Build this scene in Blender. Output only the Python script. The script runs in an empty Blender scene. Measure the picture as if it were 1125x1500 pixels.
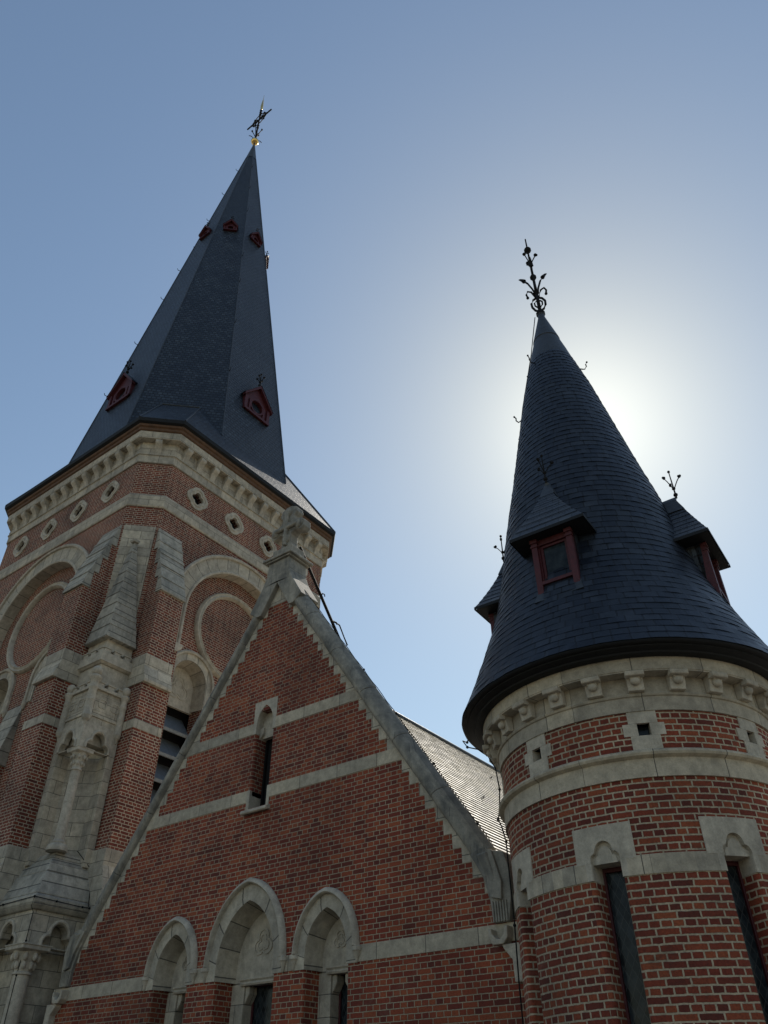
import bpy, bmesh, math, random
from math import sin, cos, pi, radians, sqrt, atan2, hypot
from mathutils import Vector, Matrix
from mathutils.geometry import tessellate_polygon
random.seed(7)
S = bpy.context.scene
COL = S.collection

# ---------------------------------------------------------------- camera
F_PX, PITCH, ROLL, YAW = 1140.0, radians(38.45), radians(-0.3), radians(-36.8)
Rz = Matrix.Rotation(-YAW, 3, 'Z')
f0 = Vector((0, cos(PITCH), sin(PITCH))); u0 = Vector((0, -sin(PITCH), cos(PITCH))); r0 = Vector((1, 0, 0))
r_ = cos(ROLL)*r0 + sin(ROLL)*u0; u_ = -sin(ROLL)*r0 + cos(ROLL)*u0
r_, u_, f_ = Rz @ r_, Rz @ u_, Rz @ f0
cam = bpy.data.cameras.new('camera'); cam_o = bpy.data.objects.new('camera', cam); COL.objects.link(cam_o)
M = Matrix((r_, u_, -f_)).transposed().to_4x4(); M.translation = Vector((0, 0, 1.6))
cam_o.matrix_world = M
cam.sensor_fit = 'VERTICAL'; cam.sensor_height = 36.0; cam.sensor_width = 27.0
cam.lens = 36.0*F_PX/1500.0
cam.clip_end = 4000; cam.clip_start = 0.05
S.camera = cam_o

# ---------------------------------------------------------------- sky, sun, exposure
SUN_EL, SUN_AZ = radians(42.8), radians(-16.6)       # azimuth from +Y towards +X
SUN = Vector((sin(SUN_AZ)*cos(SUN_EL), cos(SUN_AZ)*cos(SUN_EL), sin(SUN_EL)))
w = bpy.data.worlds.new('World'); S.world = w; w.use_nodes = True
wn, wl = w.node_tree.nodes, w.node_tree.links
bg = wn['Background']; bg.inputs['Strength'].default_value = 0.106
sky = wn.new('ShaderNodeTexSky'); sky.sky_type = 'NISHITA'; sky.sun_disc = False
sky.sun_elevation = SUN_EL; sky.sun_rotation = SUN_AZ
sky.air_density = 1.5; sky.dust_density = 0.1; sky.ozone_density = 0.5
wl.new(sky.outputs['Color'], bg.inputs['Color'])
# warm aureole of haze round the sun, a function of the direction in the sky only
tc = wn.new('ShaderNodeTexCoord'); dt = wn.new('ShaderNodeVectorMath'); dt.operation = 'DOT_PRODUCT'; dt.inputs[1].default_value = SUN
wl.new(tc.outputs['Generated'], dt.inputs[0])
prev = bg
for kk, colr in ((17, (.20, .152, .02)), (75, (.235, .21, .11)), (260, (.22, .215, .19))):
    ma = wn.new('ShaderNodeMath'); ma.operation = 'MULTIPLY_ADD'; ma.inputs[1].default_value = kk; ma.inputs[2].default_value = -kk; wl.new(dt.outputs['Value'], ma.inputs[0])
    me_ = wn.new('ShaderNodeMath'); me_.operation = 'EXPONENT'; wl.new(ma.outputs[0], me_.inputs[0])
    bg2 = wn.new('ShaderNodeBackground'); bg2.inputs['Color'].default_value = (*colr, 1); wl.new(me_.outputs[0], bg2.inputs['Strength'])
    ad = wn.new('ShaderNodeAddShader'); wl.new(prev.outputs[0], ad.inputs[0]); wl.new(bg2.outputs[0], ad.inputs[1]); prev = ad
wl.new(prev.outputs[0], wn['World Output'].inputs['Surface'])
sl = bpy.data.lights.new('sun', 'SUN'); sl.energy = 5.0; sl.angle = radians(0.53); sl.color = (1.0, 0.93, 0.82)
so = bpy.data.objects.new('sun', sl); COL.objects.link(so)
so.rotation_euler = SUN.to_track_quat('Z', 'Y').to_euler()
S.view_settings.view_transform = 'Standard'; S.view_settings.look = 'None'
S.view_settings.gamma = 1; S.view_settings.exposure = 0.0

# ---------------------------------------------------------------- materials
def nt(name):
    m = bpy.data.materials.new(name); m.use_nodes = True
    n, l = m.node_tree.nodes, m.node_tree.links
    return m, n, l, n['Principled BSDF']
def node(n, t, **k):
    o = n.new(t)
    for a, b in k.items(): setattr(o, a, b)
    return o
def ramp(n, stops, interp='LINEAR'):
    r = n.new('ShaderNodeValToRGB'); cr = r.color_ramp; cr.interpolation = interp
    while len(cr.elements) < len(stops): cr.elements.new(0.5)
    for e, (p, c) in zip(cr.elements, stops):
        e.position = p; e.color = (*c, 1) if len(c) == 3 else c
    return r
def noise(n, l, vec, scale, detail=4, rough=0.6, dist=0.0):
    o = n.new('ShaderNodeTexNoise'); o.inputs['Scale'].default_value = scale; o.inputs['Detail'].default_value = detail
    o.inputs['Roughness'].default_value = rough; o.inputs['Distortion'].default_value = dist
    if vec is not None: l.new(vec, o.inputs['Vector'])
    return o
def mixc(n, l, a, b, fac, mode='MIX'):
    o = n.new('ShaderNodeMix'); o.data_type = 'RGBA'; o.blend_type = mode
    for key, v in ((0, fac), (6, a), (7, b)):
        if hasattr(v, 'is_linked'): l.new(v, o.inputs[key])
        elif key == 0: o.inputs[0].default_value = v
        else: o.inputs[key].default_value = (*v, 1)
    return o.outputs[2]
def mth(n, l, op, a, b=None):
    o = n.new('ShaderNodeMath'); o.operation = op
    for i, v in enumerate((a, b)):
        if v is None: continue
        if hasattr(v, 'is_linked'): l.new(v, o.inputs[i])
        else: o.inputs[i].default_value = v
    return o.outputs[0]
def jitter(n, l, vec, scale, amt):
    a = noise(n, l, vec, scale, 3)
    s = n.new('ShaderNodeVectorMath'); s.operation = 'SUBTRACT'; l.new(a.outputs['Color'], s.inputs[0]); s.inputs[1].default_value = (.5, .5, .5)
    m = n.new('ShaderNodeVectorMath'); m.operation = 'SCALE'; l.new(s.outputs[0], m.inputs[0]); m.inputs['Scale'].default_value = amt
    d = n.new('ShaderNodeVectorMath'); d.operation = 'ADD'; l.new(vec, d.inputs[0]); l.new(m.outputs[0], d.inputs[1])
    return d.outputs[0]
def brickmat(name, cols, mortar, msize=0.006, jit=0.010, grime=0.42, width=0.232, row=0.072, bump=0.008):
    m, n, l, p = nt(name)
    uv = n.new('ShaderNodeUVMap').outputs[0]
    geo = n.new('ShaderNodeNewGeometry').outputs['Position']
    v = jitter(n, l, uv, 16, jit)
    def bt(c1, c2, mo, ms, smooth):
        b = n.new('ShaderNodeTexBrick'); b.offset = .5; b.offset_frequency = 2; b.squash = .5; b.squash_frequency = 2
        b.inputs['Color1'].default_value = (*c1, 1); b.inputs['Color2'].default_value = (*c2, 1); b.inputs['Mortar'].default_value = (*mo, 1)
        b.inputs['Scale'].default_value = 1; b.inputs['Mortar Size'].default_value = ms; b.inputs['Mortar Smooth'].default_value = smooth
        b.inputs['Bias'].default_value = 0; b.inputs['Brick Width'].default_value = width; b.inputs['Row Height'].default_value = row
        l.new(v, b.inputs['Vector']); return b
    b = bt((0, 0, 0), (1, 1, 1), (.5, .5, .5), msize, .25)
    k = len(cols)
    rp = ramp(n, [(i/(k-1), c) for i, c in enumerate(cols)]); l.new(b.outputs['Color'], rp.inputs[0])
    n1 = noise(n, l, geo, 45, 5, .7)
    r1 = ramp(n, [(.3, (.62, .62, .62)), (.7, (1.25, 1.25, 1.25))]); l.new(n1.outputs['Fac'], r1.inputs[0])
    bc = mixc(n, l, rp.outputs[0], r1.outputs[0], 1.0, 'MULTIPLY')
    n2 = noise(n, l, geo, 30, 4, .7)
    r2 = ramp(n, [(.3, tuple(c*.65 for c in mortar)), (.7, tuple(c*1.2 for c in mortar))]); l.new(n2.outputs['Fac'], r2.inputs[0])
    c = mixc(n, l, bc, r2.outputs[0], b.outputs['Fac'])
    n3 = noise(n, l, geo, .55, 5, .65)
    r3 = ramp(n, [(.32, (1-grime, 1-grime, 1-grime)), (.62, (1.08, 1.06, 1.04))]); l.new(n3.outputs['Fac'], r3.inputs[0])
    c = mixc(n, l, c, r3.outputs[0], 1.0, 'MULTIPLY')
    # lime bloom and soot patches
    n5 = noise(n, l, geo, 1.1, 6, .72, .6); r5 = ramp(n, [(.58, (0, 0, 0)), (.78, (1, 1, 1))]); l.new(n5.outputs['Fac'], r5.inputs[0])
    c = mixc(n, l, c, (.30, .24, .19), mth(n, l, 'MULTIPLY', r5.outputs[0], .28))
    n6 = noise(n, l, geo, 2.3, 6, .75, .8); r6 = ramp(n, [(.58, (0, 0, 0)), (.74, (1, 1, 1))]); l.new(n6.outputs['Fac'], r6.inputs[0])
    c = mixc(n, l, c, (.035, .022, .018), mth(n, l, 'MULTIPLY', r6.outputs[0], .55))
    l.new(c, p.inputs['Base Color']); p.inputs['Roughness'].default_value = .88
    h = mth(n, l, 'SUBTRACT', 1.0, b.outputs['Fac'])
    h = mth(n, l, 'ADD', h, mth(n, l, 'MULTIPLY', n1.outputs['Fac'], .55))
    bp = n.new('ShaderNodeBump'); bp.inputs['Strength'].default_value = 1; bp.inputs['Distance'].default_value = bump
    l.new(h, bp.inputs['Height']); l.new(bp.outputs[0], p.inputs['Normal'])
    return m
def stonemat(name, base, joint=True, width=.62, row=.29, dirt=.5, dark=(.13, .12, .105), offset=.5, jm=.006):
    m, n, l, p = nt(name)
    uv = n.new('ShaderNodeUVMap').outputs[0]
    geo = n.new('ShaderNodeNewGeometry').outputs['Position']
    n1 = noise(n, l, geo, 7, 6, .7); n2 = noise(n, l, geo, 60, 4, .7)
    mp = n.new('ShaderNodeMapping'); mp.inputs['Scale'].default_value = (5, 5, .7); l.new(geo, mp.inputs[0])
    n3 = noise(n, l, mp.outputs[0], 1.0, 5, .65); n4 = noise(n, l, geo, 1.4, 5, .7, .4)
    lo = tuple(c*.66 for c in base); hi = tuple(min(c*1.16, 1) for c in base)
    r1 = ramp(n, [(.3, lo), (.68, hi)]); l.new(n1.outputs['Fac'], r1.inputs[0])
    c = r1.outputs[0]
    r2 = ramp(n, [(.25, (.78, .78, .78)), (.75, (1.12, 1.12, 1.12))]); l.new(n2.outputs['Fac'], r2.inputs[0])
    c = mixc(n, l, c, r2.outputs[0], 1.0, 'MULTIPLY')
    st = mth(n, l, 'MULTIPLY', n3.outputs['Fac'], n4.outputs['Fac'])
    r3 = ramp(n, [(.20, (0, 0, 0)), (.42, (1, 1, 1))]); l.new(st, r3.inputs[0])
    fac = mth(n, l, 'MULTIPLY', r3.outputs[0], dirt)
    c = mixc(n, l, c, dark, fac)
    hgt = mth(n, l, 'MULTIPLY', n2.outputs['Fac'], .35)
    hgt = mth(n, l, 'ADD', hgt, mth(n, l, 'MULTIPLY', n1.outputs['Fac'], .5))
    if joint:
        b = n.new('ShaderNodeTexBrick'); b.offset = offset; b.squash = 1
        b.inputs['Scale'].default_value = 1; b.inputs['Mortar Size'].default_value = jm; b.inputs['Mortar Smooth'].default_value = .3
        b.inputs['Brick Width'].default_value = width; b.inputs['Row Height'].default_value = row
        b.inputs['Color1'].default_value = (.76, .765, .77, 1); b.inputs['Color2'].default_value = (1.10, 1.08, 1.03, 1); b.inputs['Mortar'].default_value = (1, 1, 1, 1)
        l.new(jitter(n, l, uv, 3, .006), b.inputs['Vector'])
        c = mixc(n, l, c, b.outputs['Color'], 1.0, 'MULTIPLY')
        c = mixc(n, l, c, (.07, .066, .058), mth(n, l, 'MULTIPLY', b.outputs['Fac'], .9))
        hgt = mth(n, l, 'SUBTRACT', hgt, b.outputs['Fac'])
    l.new(c, p.inputs['Base Color']); p.inputs['Roughness'].default_value = .85
    bp = n.new('ShaderNodeBump'); bp.inputs['Strength'].default_value = .8; bp.inputs['Distance'].default_value = .006
    l.new(hgt, bp.inputs['Height']); l.new(bp.outputs[0], p.inputs['Normal'])
    return m
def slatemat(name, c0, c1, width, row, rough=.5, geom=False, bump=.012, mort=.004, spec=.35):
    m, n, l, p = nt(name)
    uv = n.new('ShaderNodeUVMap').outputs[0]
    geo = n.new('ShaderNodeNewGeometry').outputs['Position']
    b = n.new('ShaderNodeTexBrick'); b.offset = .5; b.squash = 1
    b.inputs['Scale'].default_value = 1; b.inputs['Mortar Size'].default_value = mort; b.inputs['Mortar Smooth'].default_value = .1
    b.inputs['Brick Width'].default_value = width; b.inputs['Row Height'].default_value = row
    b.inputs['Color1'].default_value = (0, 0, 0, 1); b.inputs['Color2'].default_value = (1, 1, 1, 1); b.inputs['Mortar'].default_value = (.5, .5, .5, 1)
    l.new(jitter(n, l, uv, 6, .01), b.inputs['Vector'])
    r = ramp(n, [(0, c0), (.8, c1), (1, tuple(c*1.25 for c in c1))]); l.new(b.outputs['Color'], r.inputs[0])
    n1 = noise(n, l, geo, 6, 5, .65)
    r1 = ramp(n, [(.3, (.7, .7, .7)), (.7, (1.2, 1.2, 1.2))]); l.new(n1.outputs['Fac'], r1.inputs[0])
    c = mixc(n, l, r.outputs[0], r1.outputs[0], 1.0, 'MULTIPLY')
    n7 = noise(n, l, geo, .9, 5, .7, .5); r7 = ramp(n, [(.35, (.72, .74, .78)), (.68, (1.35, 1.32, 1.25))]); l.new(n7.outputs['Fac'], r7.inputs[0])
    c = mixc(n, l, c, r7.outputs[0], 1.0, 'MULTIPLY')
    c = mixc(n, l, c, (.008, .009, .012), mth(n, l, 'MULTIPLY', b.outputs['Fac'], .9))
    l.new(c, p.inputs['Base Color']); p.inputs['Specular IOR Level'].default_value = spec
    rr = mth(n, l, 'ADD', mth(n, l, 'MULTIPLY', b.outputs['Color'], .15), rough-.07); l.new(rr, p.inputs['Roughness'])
    sep = n.new('ShaderNodeSeparateXYZ'); l.new(uv, sep.inputs[0])
    fr = mth(n, l, 'FRACT', mth(n, l, 'DIVIDE', sep.outputs[1], row))
    h = mth(n, l, 'MULTIPLY', mth(n, l, 'SUBTRACT', 1.0, fr), 0.0 if geom else 1.0)
    h = mth(n, l, 'SUBTRACT', h, mth(n, l, 'MULTIPLY', b.outputs['Fac'], .6))
    h = mth(n, l, 'ADD', h, mth(n, l, 'MULTIPLY', b.outputs['Color'], .25))
    h = mth(n, l, 'ADD', h, mth(n, l, 'MULTIPLY', noise(n, l, geo, 40, 4).outputs['Fac'], .25))
    bp = n.new('ShaderNodeBump'); bp.inputs['Strength'].default_value = 1; bp.inputs['Distance'].default_value = bump
    l.new(h, bp.inputs['Height']); l.new(bp.outputs[0], p.inputs['Normal'])
    return m
def plain(name, col, rough=.6, metal=0, var=.25, scale=12, bump=.002, spec=.5):
    m, n, l, p = nt(name)
    geo = n.new('ShaderNodeNewGeometry').outputs['Position']
    n1 = noise(n, l, geo, scale, 5, .65)
    r = ramp(n, [(.3, tuple(c*(1-var) for c in col)), (.7, tuple(c*(1+var) for c in col))]); l.new(n1.outputs['Fac'], r.inputs[0])
    l.new(r.outputs[0], p.inputs['Base Color']); p.inputs['Roughness'].default_value = rough; p.inputs['Metallic'].default_value = metal
    p.inputs['Specular IOR Level'].default_value = spec
    bp = n.new('ShaderNodeBump'); bp.inputs['Distance'].default_value = bump; l.new(n1.outputs['Fac'], bp.inputs['Height']); l.new(bp.outputs[0], p.inputs['Normal'])
    return m
def glassmat(name, lead=True):
    m, n, l, p = nt(name)
    uv = n.new('ShaderNodeUVMap').outputs[0]
    geo = n.new('ShaderNodeNewGeometry').outputs['Position']
    n1 = noise(n, l, geo, 9, 3)
    r = ramp(n, [(.3, (.010, .014, .018)), (.7, (.035, .045, .052))]); l.new(n1.outputs['Fac'], r.inputs[0])
    c = r.outputs[0]; rough = .12
    hb = n1.outputs['Fac']
    if lead:
        mp = n.new('ShaderNodeMapping'); mp.inputs['Rotation'].default_value = (0, 0, pi/4); l.new(uv, mp.inputs[0])
        mp2 = n.new('ShaderNodeMapping'); mp2.inputs['Scale'].default_value = (1.45, .8, 1); l.new(uv, mp2.inputs[0]); l.new(mp2.outputs[0], mp.inputs[0])
        b = n.new('ShaderNodeTexBrick'); b.offset = 0; b.squash = 1; b.inputs['Scale'].default_value = 1
        b.inputs['Brick Width'].default_value = .088; b.inputs['Row Height'].default_value = .088; b.inputs['Mortar Size'].default_value = .004; b.inputs['Mortar Smooth'].default_value = .2
        b.inputs['Color1'].default_value = (.5, .5, .5, 1); b.inputs['Color2'].default_value = (1.3, 1.3, 1.3, 1); b.inputs['Mortar'].default_value = (1, 1, 1, 1)
        l.new(mp.outputs[0], b.inputs['Vector'])
        c = mixc(n, l, c, b.outputs['Color'], 1.0, 'MULTIPLY')
        c = mixc(n, l, c, (.055, .06, .062), b.outputs['Fac'])
        hb = mth(n, l, 'ADD', mth(n, l, 'MULTIPLY', n1.outputs['Fac'], .4), mth(n, l, 'MULTIPLY', b.outputs['Color'], .6))
    l.new(c, p.inputs['Base Color']); p.inputs['Roughness'].default_value = rough; p.inputs['Specular IOR Level'].default_value = .16
    bp = n.new('ShaderNodeBump'); bp.inputs['Distance'].default_value = .004; bp.inputs['Strength'].default_value = .6; l.new(hb, bp.inputs['Height']); l.new(bp.outputs[0], p.inputs['Normal'])
    return m

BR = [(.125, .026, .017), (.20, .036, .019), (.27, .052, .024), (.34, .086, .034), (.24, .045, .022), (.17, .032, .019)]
MT = dict(
    brick=brickmat('red_brick', BR, (.52, .43, .31), .0105, .016),
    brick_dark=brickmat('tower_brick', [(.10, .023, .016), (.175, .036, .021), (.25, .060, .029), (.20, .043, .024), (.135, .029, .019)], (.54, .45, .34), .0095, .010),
    brick_fine=brickmat('gable_brick', BR, (.42, .345, .245), .0072, .012),
    stone=stonemat('limestone', (.545, .49, .40), dirt=.5),
    stone_plain=stonemat('limestone_carved', (.535, .48, .39), joint=False, dirt=.5),
    stone_turret=stonemat('turret_limestone', (.52, .46, .365), width=.85, row=1.7, dirt=.4, offset=0),
    stone_dark=stonemat('weathered_stone', (.38, .355, .305), joint=True, width=.95, row=6, dirt=.85, dark=(.075, .078, .078), jm=.004, offset=0),
    stone_grey=stonemat('grey_weathering_stone', (.46, .43, .37), joint=True, width=30, row=.36, dirt=.7, dark=(.10, .105, .10), jm=.014),
    voussoir=stonemat('arch_stone', (.545, .49, .40), joint=True, width=.42, row=20, dirt=.4, jm=.010),
    slate=slatemat('turret_slate', (.010, .014, .024), (.022, .029, .044), .215, 1.0, .45, geom=True, bump=.004, mort=.011),
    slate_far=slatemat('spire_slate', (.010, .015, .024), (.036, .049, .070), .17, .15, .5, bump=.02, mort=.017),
    slate_nave=slatemat('nave_slate', (.38, .34, .265), (.47, .425, .34), .2, 1.0, .66, geom=True, bump=.0008, mort=.010, spec=.7),  # pale base colour: sun glare on this roof is put into the slate
    lead=plain('lead_sheet', (.05, .058, .07), .5, .3),
    zinc=plain('zinc_gutter', (.009, .010, .012), .65, 0, spec=.3),
    wood=plain('brown_eaves_wood', (.11, .055, .027), .7, 0, .35, 8),
    red=plain('red_paint', (.062, .006, .010), .6, 0, .3, 20),
    iron=plain('wrought_iron', (.010, .010, .011), .8, 0, spec=.2),
    gold=plain('gilded_metal', (.85, .58, .20), .28, 1.0, .08),
    glass=glassmat('leaded_glass'), pane=glassmat('window_glass', False),
    black=plain('dark_interior', (.006, .006, .007), .9),
    louvre=plain('louvre_slate', (.13, .155, .185), .5), lip=plain('louvre_lip', (.24, .24, .23), .7),
    ground=stonemat('paving', (.13, .12, .10), width=.6, row=.4, dirt=.4),
)

# ---------------------------------------------------------------- mesh helpers
W = {}                                                     # world matrices
class MB:
    def __init__(s): s.v = []; s.f = []; s.uv = {}
    def add(s, vs, fs, uvs=None):
        b = len(s.v); s.v += [Vector(p) for p in vs]
        for i, f in enumerate(fs):
            s.f.append([b+k for k in f])
            if uvs: s.uv[len(s.f)-1] = [uvs[k] for k in f]
        return s
    def quad(s, a, b, c, d, uv=None): return s.add([a, b, c, d], [(0, 1, 2, 3)], uv)
    def box(s, x0, x1, y0, y1, z0, z1):
        return s.add([(x0, y0, z0), (x1, y0, z0), (x1, y1, z0), (x0, y1, z0), (x0, y0, z1), (x1, y0, z1), (x1, y1, z1), (x0, y1, z1)],
                     [(3, 2, 1, 0), (4, 5, 6, 7), (0, 1, 5, 4), (1, 2, 6, 5), (2, 3, 7, 6), (3, 0, 4, 7)])
    def prism(s, fr, poly, d0, d1, holes=(), back=True):
        loops = [list(poly)] + [list(h) for h in holes]
        def area(p): return sum(p[i][0]*p[(i+1) % len(p)][1]-p[(i+1) % len(p)][0]*p[i][1] for i in range(len(p)))
        loops = [(L if (area(L) > 0) == (i == 0) else L[::-1]) for i, L in enumerate(loops)]
        flat = [p for L in loops for p in L]; N = len(flat)
        tris = tessellate_polygon([[Vector((p[0], p[1], 0)) for p in L] for L in loops])
        tr = []
        for t in tris:
            a, b, c = (flat[k] for k in t)
            ar = (b[0]-a[0])*(c[1]-a[1])-(c[0]-a[0])*(b[1]-a[1])
            if abs(ar) < 1e-10: continue
            tr.append(t if ar > 0 else (t[0], t[2], t[1]))
        vs = [fr(p[0], p[1], d1) for p in flat]+[fr(p[0], p[1], d0) for p in flat]
        fs = [tuple(t) for t in tr]
        if back: fs += [(t[0]+N, t[2]+N, t[1]+N) for t in tr]
        o = 0
        for L in loops:
            k = len(L)
            for i in range(k):
                a, b = o+i, o+(i+1) % k
                fs.append((a+N, b+N, b, a))
            o += k
        return s.add(vs, fs)
    def loft(s, loops, closed=True, caps=False, uvs=None):
        k = len(loops[0]); vs = [p for L in loops for p in L]; fs = []
        for j in range(len(loops)-1):
            for i in range(k if closed else k-1):
                a, b = j*k+i, j*k+(i+1) % k
                fs.append((a, b, b+k, a+k))
        if caps: fs += [tuple(range(k))[::-1], tuple(range((len(loops)-1)*k, len(loops)*k))]
        return s.add(vs, fs, uvs)
    def lathe(s, c, prof, n=24, a0=0, a1=2*pi, scale_uv=True):
        full = abs(a1-a0-2*pi) < 1e-6; L = []; uv = []
        acc = 0
        for j, (r, z) in enumerate(prof):
            if j: acc += hypot(prof[j][0]-prof[j-1][0], prof[j][1]-prof[j-1][1])
            for i in range(n+1):
                a = a0+(a1-a0)*i/n
                L.append((c[0]+r*sin(a), c[1]-r*cos(a), c[2]+z)); uv.append((a*max(p[0] for p in prof), z if abs(z) > .01 else acc))
        fs = [(j*(n+1)+i, j*(n+1)+i+1, (j+1)*(n+1)+i+1, (j+1)*(n+1)+i) for j in range(len(prof)-1) for i in range(n)]
        return s.add(L, fs, uv)
    def tube(s, pts, r, n=7, caps=True, r1=None):
        pts = [Vector(p) for p in pts]; loops = []; N = len(pts)
        up = Vector((0, 0, 1))
        for i, p in enumerate(pts):
            t = (pts[min(i+1, N-1)]-pts[max(i-1, 0)]).normalized()
            a = t.cross(up if abs(t.z) < .9 else Vector((1, 0, 0))).normalized(); b = t.cross(a).normalized()
            rr = r if r1 is None else r+(r1-r)*i/(N-1)
            loops.append([p+(a*cos(2*pi*k/n)+b*sin(2*pi*k/n))*rr for k in range(n)])
        return s.loft(loops, True, caps)
    def sweep(s, fr, path, prof, closed=False):
        # path: 2d points in wall coords; prof: (offset outward from path normal, depth)
        N = len(path); loops = []
        for i, p in enumerate(path):
            a = path[(i-1) % N] if (closed or i) else path[i]; b = path[(i+1) % N] if (closed or i < N-1) else path[i]
            t = Vector((b[0]-a[0], b[1]-a[1])).normalized(); nn = Vector((-t.y, t.x))
            k = 1.0
            if (closed or 0 < i < N-1):
                t1 = Vector((p[0]-a[0], p[1]-a[1])).normalized(); k = 1/max(.5, abs(t1.dot(t)))
            loops.append([fr(p[0]+nn.x*o*k, p[1]+nn.y*o*k, d) for o, d in prof])
        if closed: loops.append(loops[0])
        s.loft(loops, True, False)
        if not closed:
            k = len(prof); s.add(loops[0], [tuple(range(k))]); s.add(loops[-1], [tuple(range(k))[::-1]])
        return s
    def ball(s, c, r, n=10, m=7, sc=(1, 1, 1)):
        vs = []; fs = []
        for j in range(m+1):
            ph = -pi/2+pi*j/m
            for i in range(n):
                a = 2*pi*i/n; vs.append((c[0]+r*sc[0]*cos(ph)*cos(a), c[1]+r*sc[1]*cos(ph)*sin(a), c[2]+r*sc[2]*sin(ph)))
        for j in range(m):
            for i in range(n): fs.append((j*n+i, j*n+(i+1) % n, (j+1)*n+(i+1) % n, (j+1)*n+i))
        return s.add(vs, fs)
    def mesh(s, name, mat, smooth=None, fixn=True):
        me = bpy.data.meshes.new(name); me.from_pydata([tuple(v) for v in s.v], [], s.f)
        uvl = me.uv_layers.new(name='UVMap')
        for i, pl in enumerate(me.polygons):
            if i in s.uv:
                for li, q in zip(pl.loop_indices, s.uv[i]): uvl.data[li].uv = q
            else:
                n = pl.normal
                if abs(n.z) > .96: t, bb = Vector((1, 0, 0)), Vector((0, 1, 0))
                else:
                    t = Vector((-n.y, n.x, 0)).normalized(); bb = n.cross(t)
                    if bb.z < 0: bb = -bb
                for li in pl.loop_indices:
                    q = me.vertices[me.loops[li].vertex_index].co; uvl.data[li].uv = (q.dot(t), q.dot(bb) if abs(n.z) > .05 else q.z)
        me.materials.append(MT[mat] if isinstance(mat, str) else mat)
        if fixn:
            bm = bmesh.new(); bm.from_mesh(me); bmesh.ops.remove_doubles(bm, verts=bm.verts, dist=1e-5)
            bmesh.ops.recalc_face_normals(bm, faces=bm.faces); bm.to_mesh(me); bm.free()
        if smooth:
            for pl in me.polygons: pl.use_smooth = True
            me.set_sharp_from_angle(angle=radians(smooth))
        return me
    def build(s, name, mat, parent=None, Mw=None, smooth=None, bevel=0, label=None, fixn=True):
        o = bpy.data.objects.new(name, s.mesh(name, mat, smooth, fixn)); COL.objects.link(o)
        put(o, parent, Mw or Matrix())
        if bevel:
            b = o.modifiers.new('Bevel', 'BEVEL'); b.width = bevel; b.segments = 2; b.limit_method = 'ANGLE'; b.angle_limit = radians(38); b.harden_normals = False
        if label: o['label'] = label
        return o
def put(o, parent, Mw):
    W[o] = Mw.copy()
    if parent: o.parent = parent; o.matrix_basis = W[parent].inverted() @ Mw
    else: o.matrix_basis = Mw
def dup(o, parent, Mw):
    c = o.copy(); COL.objects.link(c); put(c, parent, Mw)
    for ch in [x for x in bpy.data.objects if x.parent == o]:
        dup(ch, c, Mw @ ch.matrix_basis)
    return c
def thing(name, label, cat, loc):
    o = bpy.data.objects.new(name, None); COL.objects.link(o); put(o, None, Matrix.Translation(loc))
    o['label'] = label; o['category'] = cat; o.empty_display_size = .3
    return o
def frame(o, n):
    o = Vector(o); n = Vector(n).normalized(); u = Vector((-n.y, n.x, 0)).normalized()
    def fr(x, z, d): return o+u*x+n*d+Vector((0, 0, z))
    return fr
def arc(cx, cz, r, a0, a1, n): return [(cx+r*cos(radians(a0+(a1-a0)*i/n)), cz+r*sin(radians(a0+(a1-a0)*i/n))) for i in range(n+1)]
def pointed(cx, z0, a, h, n=12, drop=None, rnd=.28):
    """pointed arch outline, right spring -> apex -> left spring, half width a, rise h"""
    R = (a*a+h*h)/(2*a); am = atan2(h, R-a)
    rt = [(cx+a-R+R*cos(am*i/n), z0+R*sin(am*i/n)) for i in range(n+1)]
    lf = [(2*cx-x, z) for x, z in rt[:-1]][::-1]
    if rnd:
        m_ = 2*n; e = []
        for i in range(m_+1):
            t = pi*i/m_; q_ = i/m_
            k = i; px, pz = (rt+lf)[k]
            e.append((px*(1-rnd)+(cx+a*cos(t))*rnd, pz*(1-rnd)+(z0+h*sin(t))*rnd))
        p = e
    else: p = rt+lf
    if drop is not None: p = [(cx+a, drop)]+p+[(cx-a, drop)]
    return p
def roundarch(cx, z0, r, n=24, drop=None):
    p = arc(cx, z0, r, 0, 180, n)
    if drop is not None: p = [(cx+r, drop)]+p+[(cx-r, drop)]
    return p
def foil(cx, cz, k, o, r, rot=90, n=48):
    P = []
    for i in range(n):
        a = 360*i/n; d = (a-rot+180/k) % (360/k)-180/k; d = radians(d)
        q = r*r-(o*sin(d))**2; R = o*cos(d)+sqrt(max(q, 0))
        P.append((cx+R*cos(radians(a)), cz+R*sin(radians(a))))
    return P
def trefarch(cx, z0, a, h, n=8):
    """small trefoil-headed opening: right spring, side lobe, top lobe, left lobe"""
    R = []
    R += [(cx+a, z0)]
    R += [(cx+a*.52+a*.48*cos(radians(t)), z0+h*.16+h*.32*sin(radians(t))) for t in range(-10, 81, 15)]
    R += [(cx+a*.60*cos(radians(t)), z0+h*.52+h*.48*sin(radians(t))) for t in list(range(0, 85, 12))+[90]]
    R = [R[0]]+[p for p in R[1:]]
    L = [(2*cx-x, z) for x, z in R][::-1]
    if abs(R[-1][0]-cx) < 1e-4: L = L[1:]
    return R+L
def box2(x0, x1, z0, z1): return [(x0, z0), (x1, z0), (x1, z1), (x0, z1)]
def rotz(a): return Matrix.Rotation(a, 4, 'Z')

# ---------------------------------------------------------------- ground
g = MB().add([(-400, -400, 0), (400, -400, 0), (400, 400, 0), (-400, 400, 0)], [(0, 1, 2, 3)]).build('ground', 'ground')
g['kind'] = 'structure'; g['label'] = 'stone paving round the church'; g['category'] = 'ground'
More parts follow.
